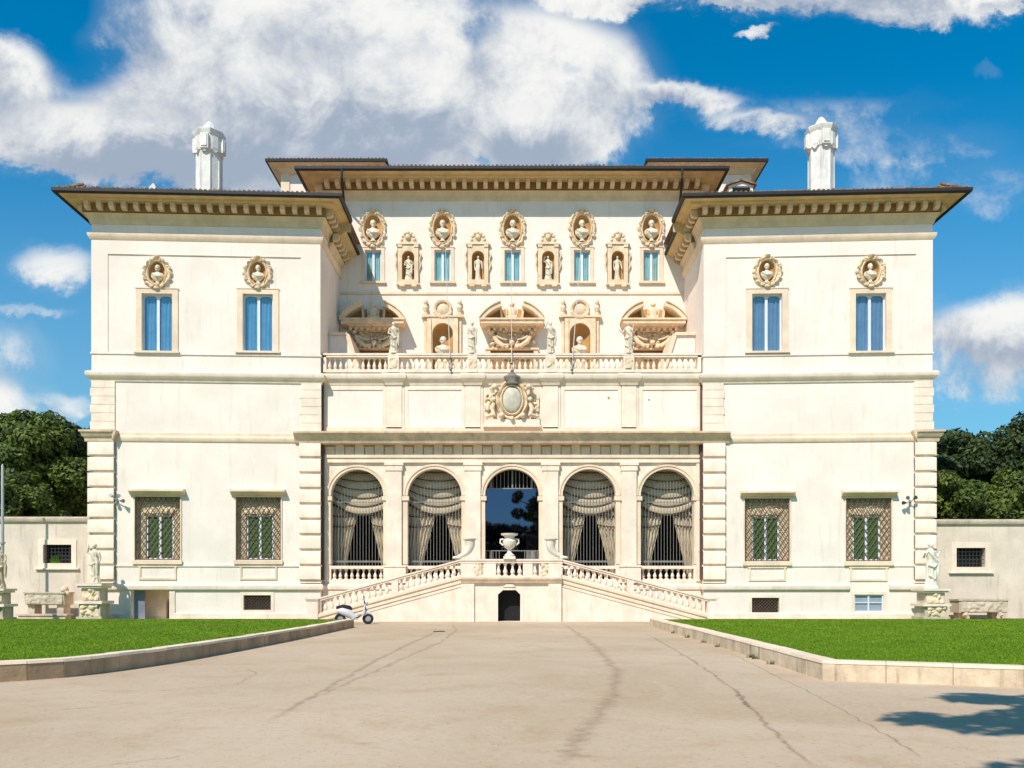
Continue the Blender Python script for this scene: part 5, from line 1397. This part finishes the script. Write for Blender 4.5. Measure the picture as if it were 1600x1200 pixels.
# wall floodlights
def wall_light(x, z, label, s):
    t = empty('wall_light', (0, 0, 0), 0, label, 'floodlight', 'floodlights on the wing walls'); place(t, x, -.1, z)
    MB().box(-.05, .05, 0, .12, -.12, .12).build('bracket', 'grey_metal', t)
    for a, b, c in ((.28, .22, -.35), (.42, -.05, -.2), (-.12, .25, -.3)):
        MB().tube([(0, 0, 0), (s*a*.7, c*.8, b*.7)], .022, 6).build('arm', 'grey_metal', t)
        MB().tube([(s*a*.7, c*.8, b*.7), (s*a*1.1, c*1.3, b*.9)], [.05, .10], 10).build('lamp_head', 'grey_metal' if s > 0 else 'iron', t)
wall_light(-wa(183), pz(787)+.1, 'small floodlight cluster on the left wing beside the outer quoins', 1)
wall_light(wa(1421), pz(787), 'small dark floodlight cluster on the right wing beside the outer quoins', -1)

# ------------------------------------------------------------ scooter
def scooter():
    y = -6.4; t = empty('motor_scooter', (px(553, y), y, 0), R(12), 'pale motor scooter parked at the foot of the left stair by the kerb end', 'scooter')
    def wheel(x):
        m = MB().lathe([(.13, -.05), (.22, -.055), (.25, 0), (.22, .055), (.13, .05)], 20); m.f = m.f[:-2]; m.xf(lambda a, b, c: (a, c, b))
        w = m.build('wheel', 'rubber', t, loc=(x, 0, .25)); q = MB().lathe([(.02, -.04), (.14, -.03), (.14, .03), (.02, .04)], 14).xf(lambda a, b, c: (a, c, b)); q.build('hub', 'grey_metal', w)
    wheel(-.60); wheel(.62)
    MB().tube([(-.72, 0, .62), (-.55, 0, .60), (-.25, 0, .50), (-.05, 0, .34), (.2, 0, .28)], [.08, .17, .19, .13, .08], 12, .9).build('body', 'scooter_paint', t, smooth=60)
    MB().prism([(.15, .24), (-.1, .24), (-.1, .29), (.22, .29), (.38, .5), (.46, .9), (.51, .9), (.46, .48)], -.16, .16).build('leg_shield', 'scooter_paint', t)
    MB().tube([(-.78, 0, .74), (-.5, 0, .78), (-.2, 0, .74), (-.08, 0, .68)], [.06, .11, .11, .05], 10, .8).build('seat', 'rubber', t, smooth=60)
    MB().tube([(.62, 0, .25), (.55, 0, .55), (.46, 0, .98)], .03, 8).build('fork', 'iron', t)
    h = MB().tube([(.46, -.30, 1.04), (.46, 0, 1.0), (.46, .30, 1.04)], [.022, .035, .022], 8); h.build('handlebar', 'iron', t)
    MB().ball((.54, 0, .96), .09, 1, 1.1, 1).build('headlight', 'white_paint', t); MB().tube([(.42, 0, .44), (.62, 0, .55), (.80, 0, .42)], [.09, .10, .05], 8, .9).build('front_mudguard', 'scooter_paint', t)
    for s in (-1, 1): MB().tube([(.46, s*.26, 1.04), (.44, s*.30, 1.18)], .008, 5).ball((.44, s*.31, 1.22), .055, .4, 1, .8).build('mirror', 'iron', t)
    MB().tube([(-.1, -.1, .22), (-.16, -.22, 0)], .015, 5).build('stand', 'iron', t)
scooter()

# ------------------------------------------------------------ trees
def leaf_mesh(clumps, n, size, seed):
    r = np.random.default_rng(seed); C = np.array([c[:3] for c in clumps]); Rr = np.array([c[3] for c in clumps]); w = Rr**2; w = w/w.sum()
    idx = r.choice(len(clumps), n, p=w); d = r.normal(size=(n, 3)); d /= np.linalg.norm(d, axis=1)[:, None]
    rad = Rr[idx]*(1-.45*r.random(n)**2.2); d2 = d*np.array([1, 1, .78]); P = C[idx]+d2*rad[:, None]
    nrm = d+r.normal(size=(n, 3))*.55+np.array([0, 0, .35]); nrm /= np.linalg.norm(nrm, axis=1)[:, None]
    t = np.cross(nrm, r.normal(size=(n, 3))); t /= np.linalg.norm(t, axis=1)[:, None]; b = np.cross(nrm, t)
    s = size*(.6+.8*r.random(n))[:, None]
    V = np.stack([P-t*s, P-b*s*.5, P+t*s, P+b*s*.5], 1).reshape(-1, 3)
    me = bpy.data.meshes.new('crown'); me.vertices.add(4*n); me.vertices.foreach_set('co', V.reshape(-1).astype(np.float32)); me.loops.add(4*n); me.loops.foreach_set('vertex_index', np.arange(4*n))
    me.polygons.add(n); me.polygons.foreach_set('loop_start', np.arange(0, 4*n, 4)); me.polygons.foreach_set('loop_total', np.full(n, 4)); me.update(); return me
def tree(x, y, h, rc, label, mat, seed, n=24000, size=.20, squash=1.0, group='trees behind the garden walls', gappy=.0):
    rr = random.Random(seed); t = empty('tree', (x, y, 0), 0, label, 'tree', group)
    tr = MB(); hc = h-rc*squash*1.0; lean = rr.uniform(-.4, .4)
    pts = [(0, 0, 0), (lean*.2, 0, hc*.3), (lean*.6, 0, hc*.7), (lean, 0, hc)]; tr.tube(pts, [.45, .34, .26, .16], 10)
    cl = []
    nb = 20 if not gappy else 15 if gappy == 1 else 26
    for k in range(nb*2):
        a = rr.uniform(0, 6.283); e = rr.uniform(-.35, 1.0)*1.45; q = rr.uniform(.45, 1.0)
        c = (lean+rc*q*math.cos(a)*math.cos(e), rc*q*math.sin(a)*math.cos(e), hc+rc*squash*q*math.sin(e)*.9)
        cr_ = rc*rr.uniform(.20, .36)*(.8, 1, .55)[(0 if gappy == 1 else 1) if gappy < 2 else 2]; cl.append((*c, cr_))
        if k < nb: tr.tube([(lean*.8, 0, hc*.75), (lean+(c[0]-lean)*.5, c[1]*.5, hc*.6+c[2]*.4), c], [.14, .08, .02], 6)
    tr.build('trunk', 'bark', t)
    me = leaf_mesh(cl, n, size, seed); me.materials.append(M[mat]); o = bpy.data.objects.new('crown', me); col.objects.link(o); o.parent = t
    return t
# left mass
tree(px(40, 9), 9, 13.2, 4.3, 'dense dark evergreen oak rising highest above the left garden wall', 'leaf_oak', 11, 34000, .17)
tree(px(-55, 7), 7, 11.9, 4.0, 'tree with paler leaves cut off by the left edge', 'leaf_oak', 12, 20000, .17)
tree(px(105, 12), 12, 12.6, 4.2, 'dark rounded tree between the tallest oak and the left corner of the villa', 'leaf_dark', 13, 30000, .18)
tree(px(30, 3.9), 4.4, 8.6, 2.6, 'low bright green tree close behind the left garden wall', 'leaf_oak', 14, 16000, .14)
tree(px(150, 20), 20, 11.6, 4.4, 'far dark tree half hidden behind the left corner of the villa', 'leaf_dark', 15, 16000, .2)
# right mass
tree(px(1500, 12), 12, 11.8, 4.2, 'dark bushy oak directly right of the villa corner', 'leaf_dark', 21, 20000, .17)
tree(px(1605, 11), 11, 13.4, 4.4, 'tall open-crowned tree at the right edge with sky showing through', 'leaf_dark', 22, 13000, .15, gappy=1)
tree(px(1545, 5.5), 5.5, 8.4, 3.0, 'low rounded green tree right behind the right garden wall', 'leaf_oak', 23, 24000, .14)
tree(px(1640, 6), 6, 9.6, 3.3, 'green tree cut off by the right edge above the garden wall', 'leaf_oak', 24, 20000, .15)
tree(px(1480, 5), 5, 8.6, 2.7, 'small green tree hard against the right corner of the villa', 'leaf_oak', 25, 18000, .14)
tree(px(1560, 24), 24, 14.0, 5.2, 'far dark tree behind the group on the right', 'leaf_dark', 26, 16000, .22)
# the park across the forecourt: one tree shades the road, others are seen only in the door glass
tree(4.7, -45.0, 14.2, 4.3, 'tree beside the forecourt whose shade falls on the road at the lower right', 'leaf_oak', 31, 15000, .16, group='park trees across the forecourt', gappy=2)
g0_ = tree(-3.5, -70, 11.0, 4.5, 'park tree facing the villa door across the forecourt', 'leaf_dark', 32, 12000, .3, group='park trees across the forecourt')
for x, y, l in ((5.5, -74, 'park tree facing the stairs across the forecourt'), (14, -72, 'park tree facing the right stair across the forecourt'), (-13, -73, 'park tree facing the left stair across the forecourt'), (1.0, -80, 'taller park tree farther back on the axis of the forecourt')):
    c_ = copy_tree(g0_); c_.location = (x, y, 0); c_['label'] = l; c_.rotation_euler[2] = x
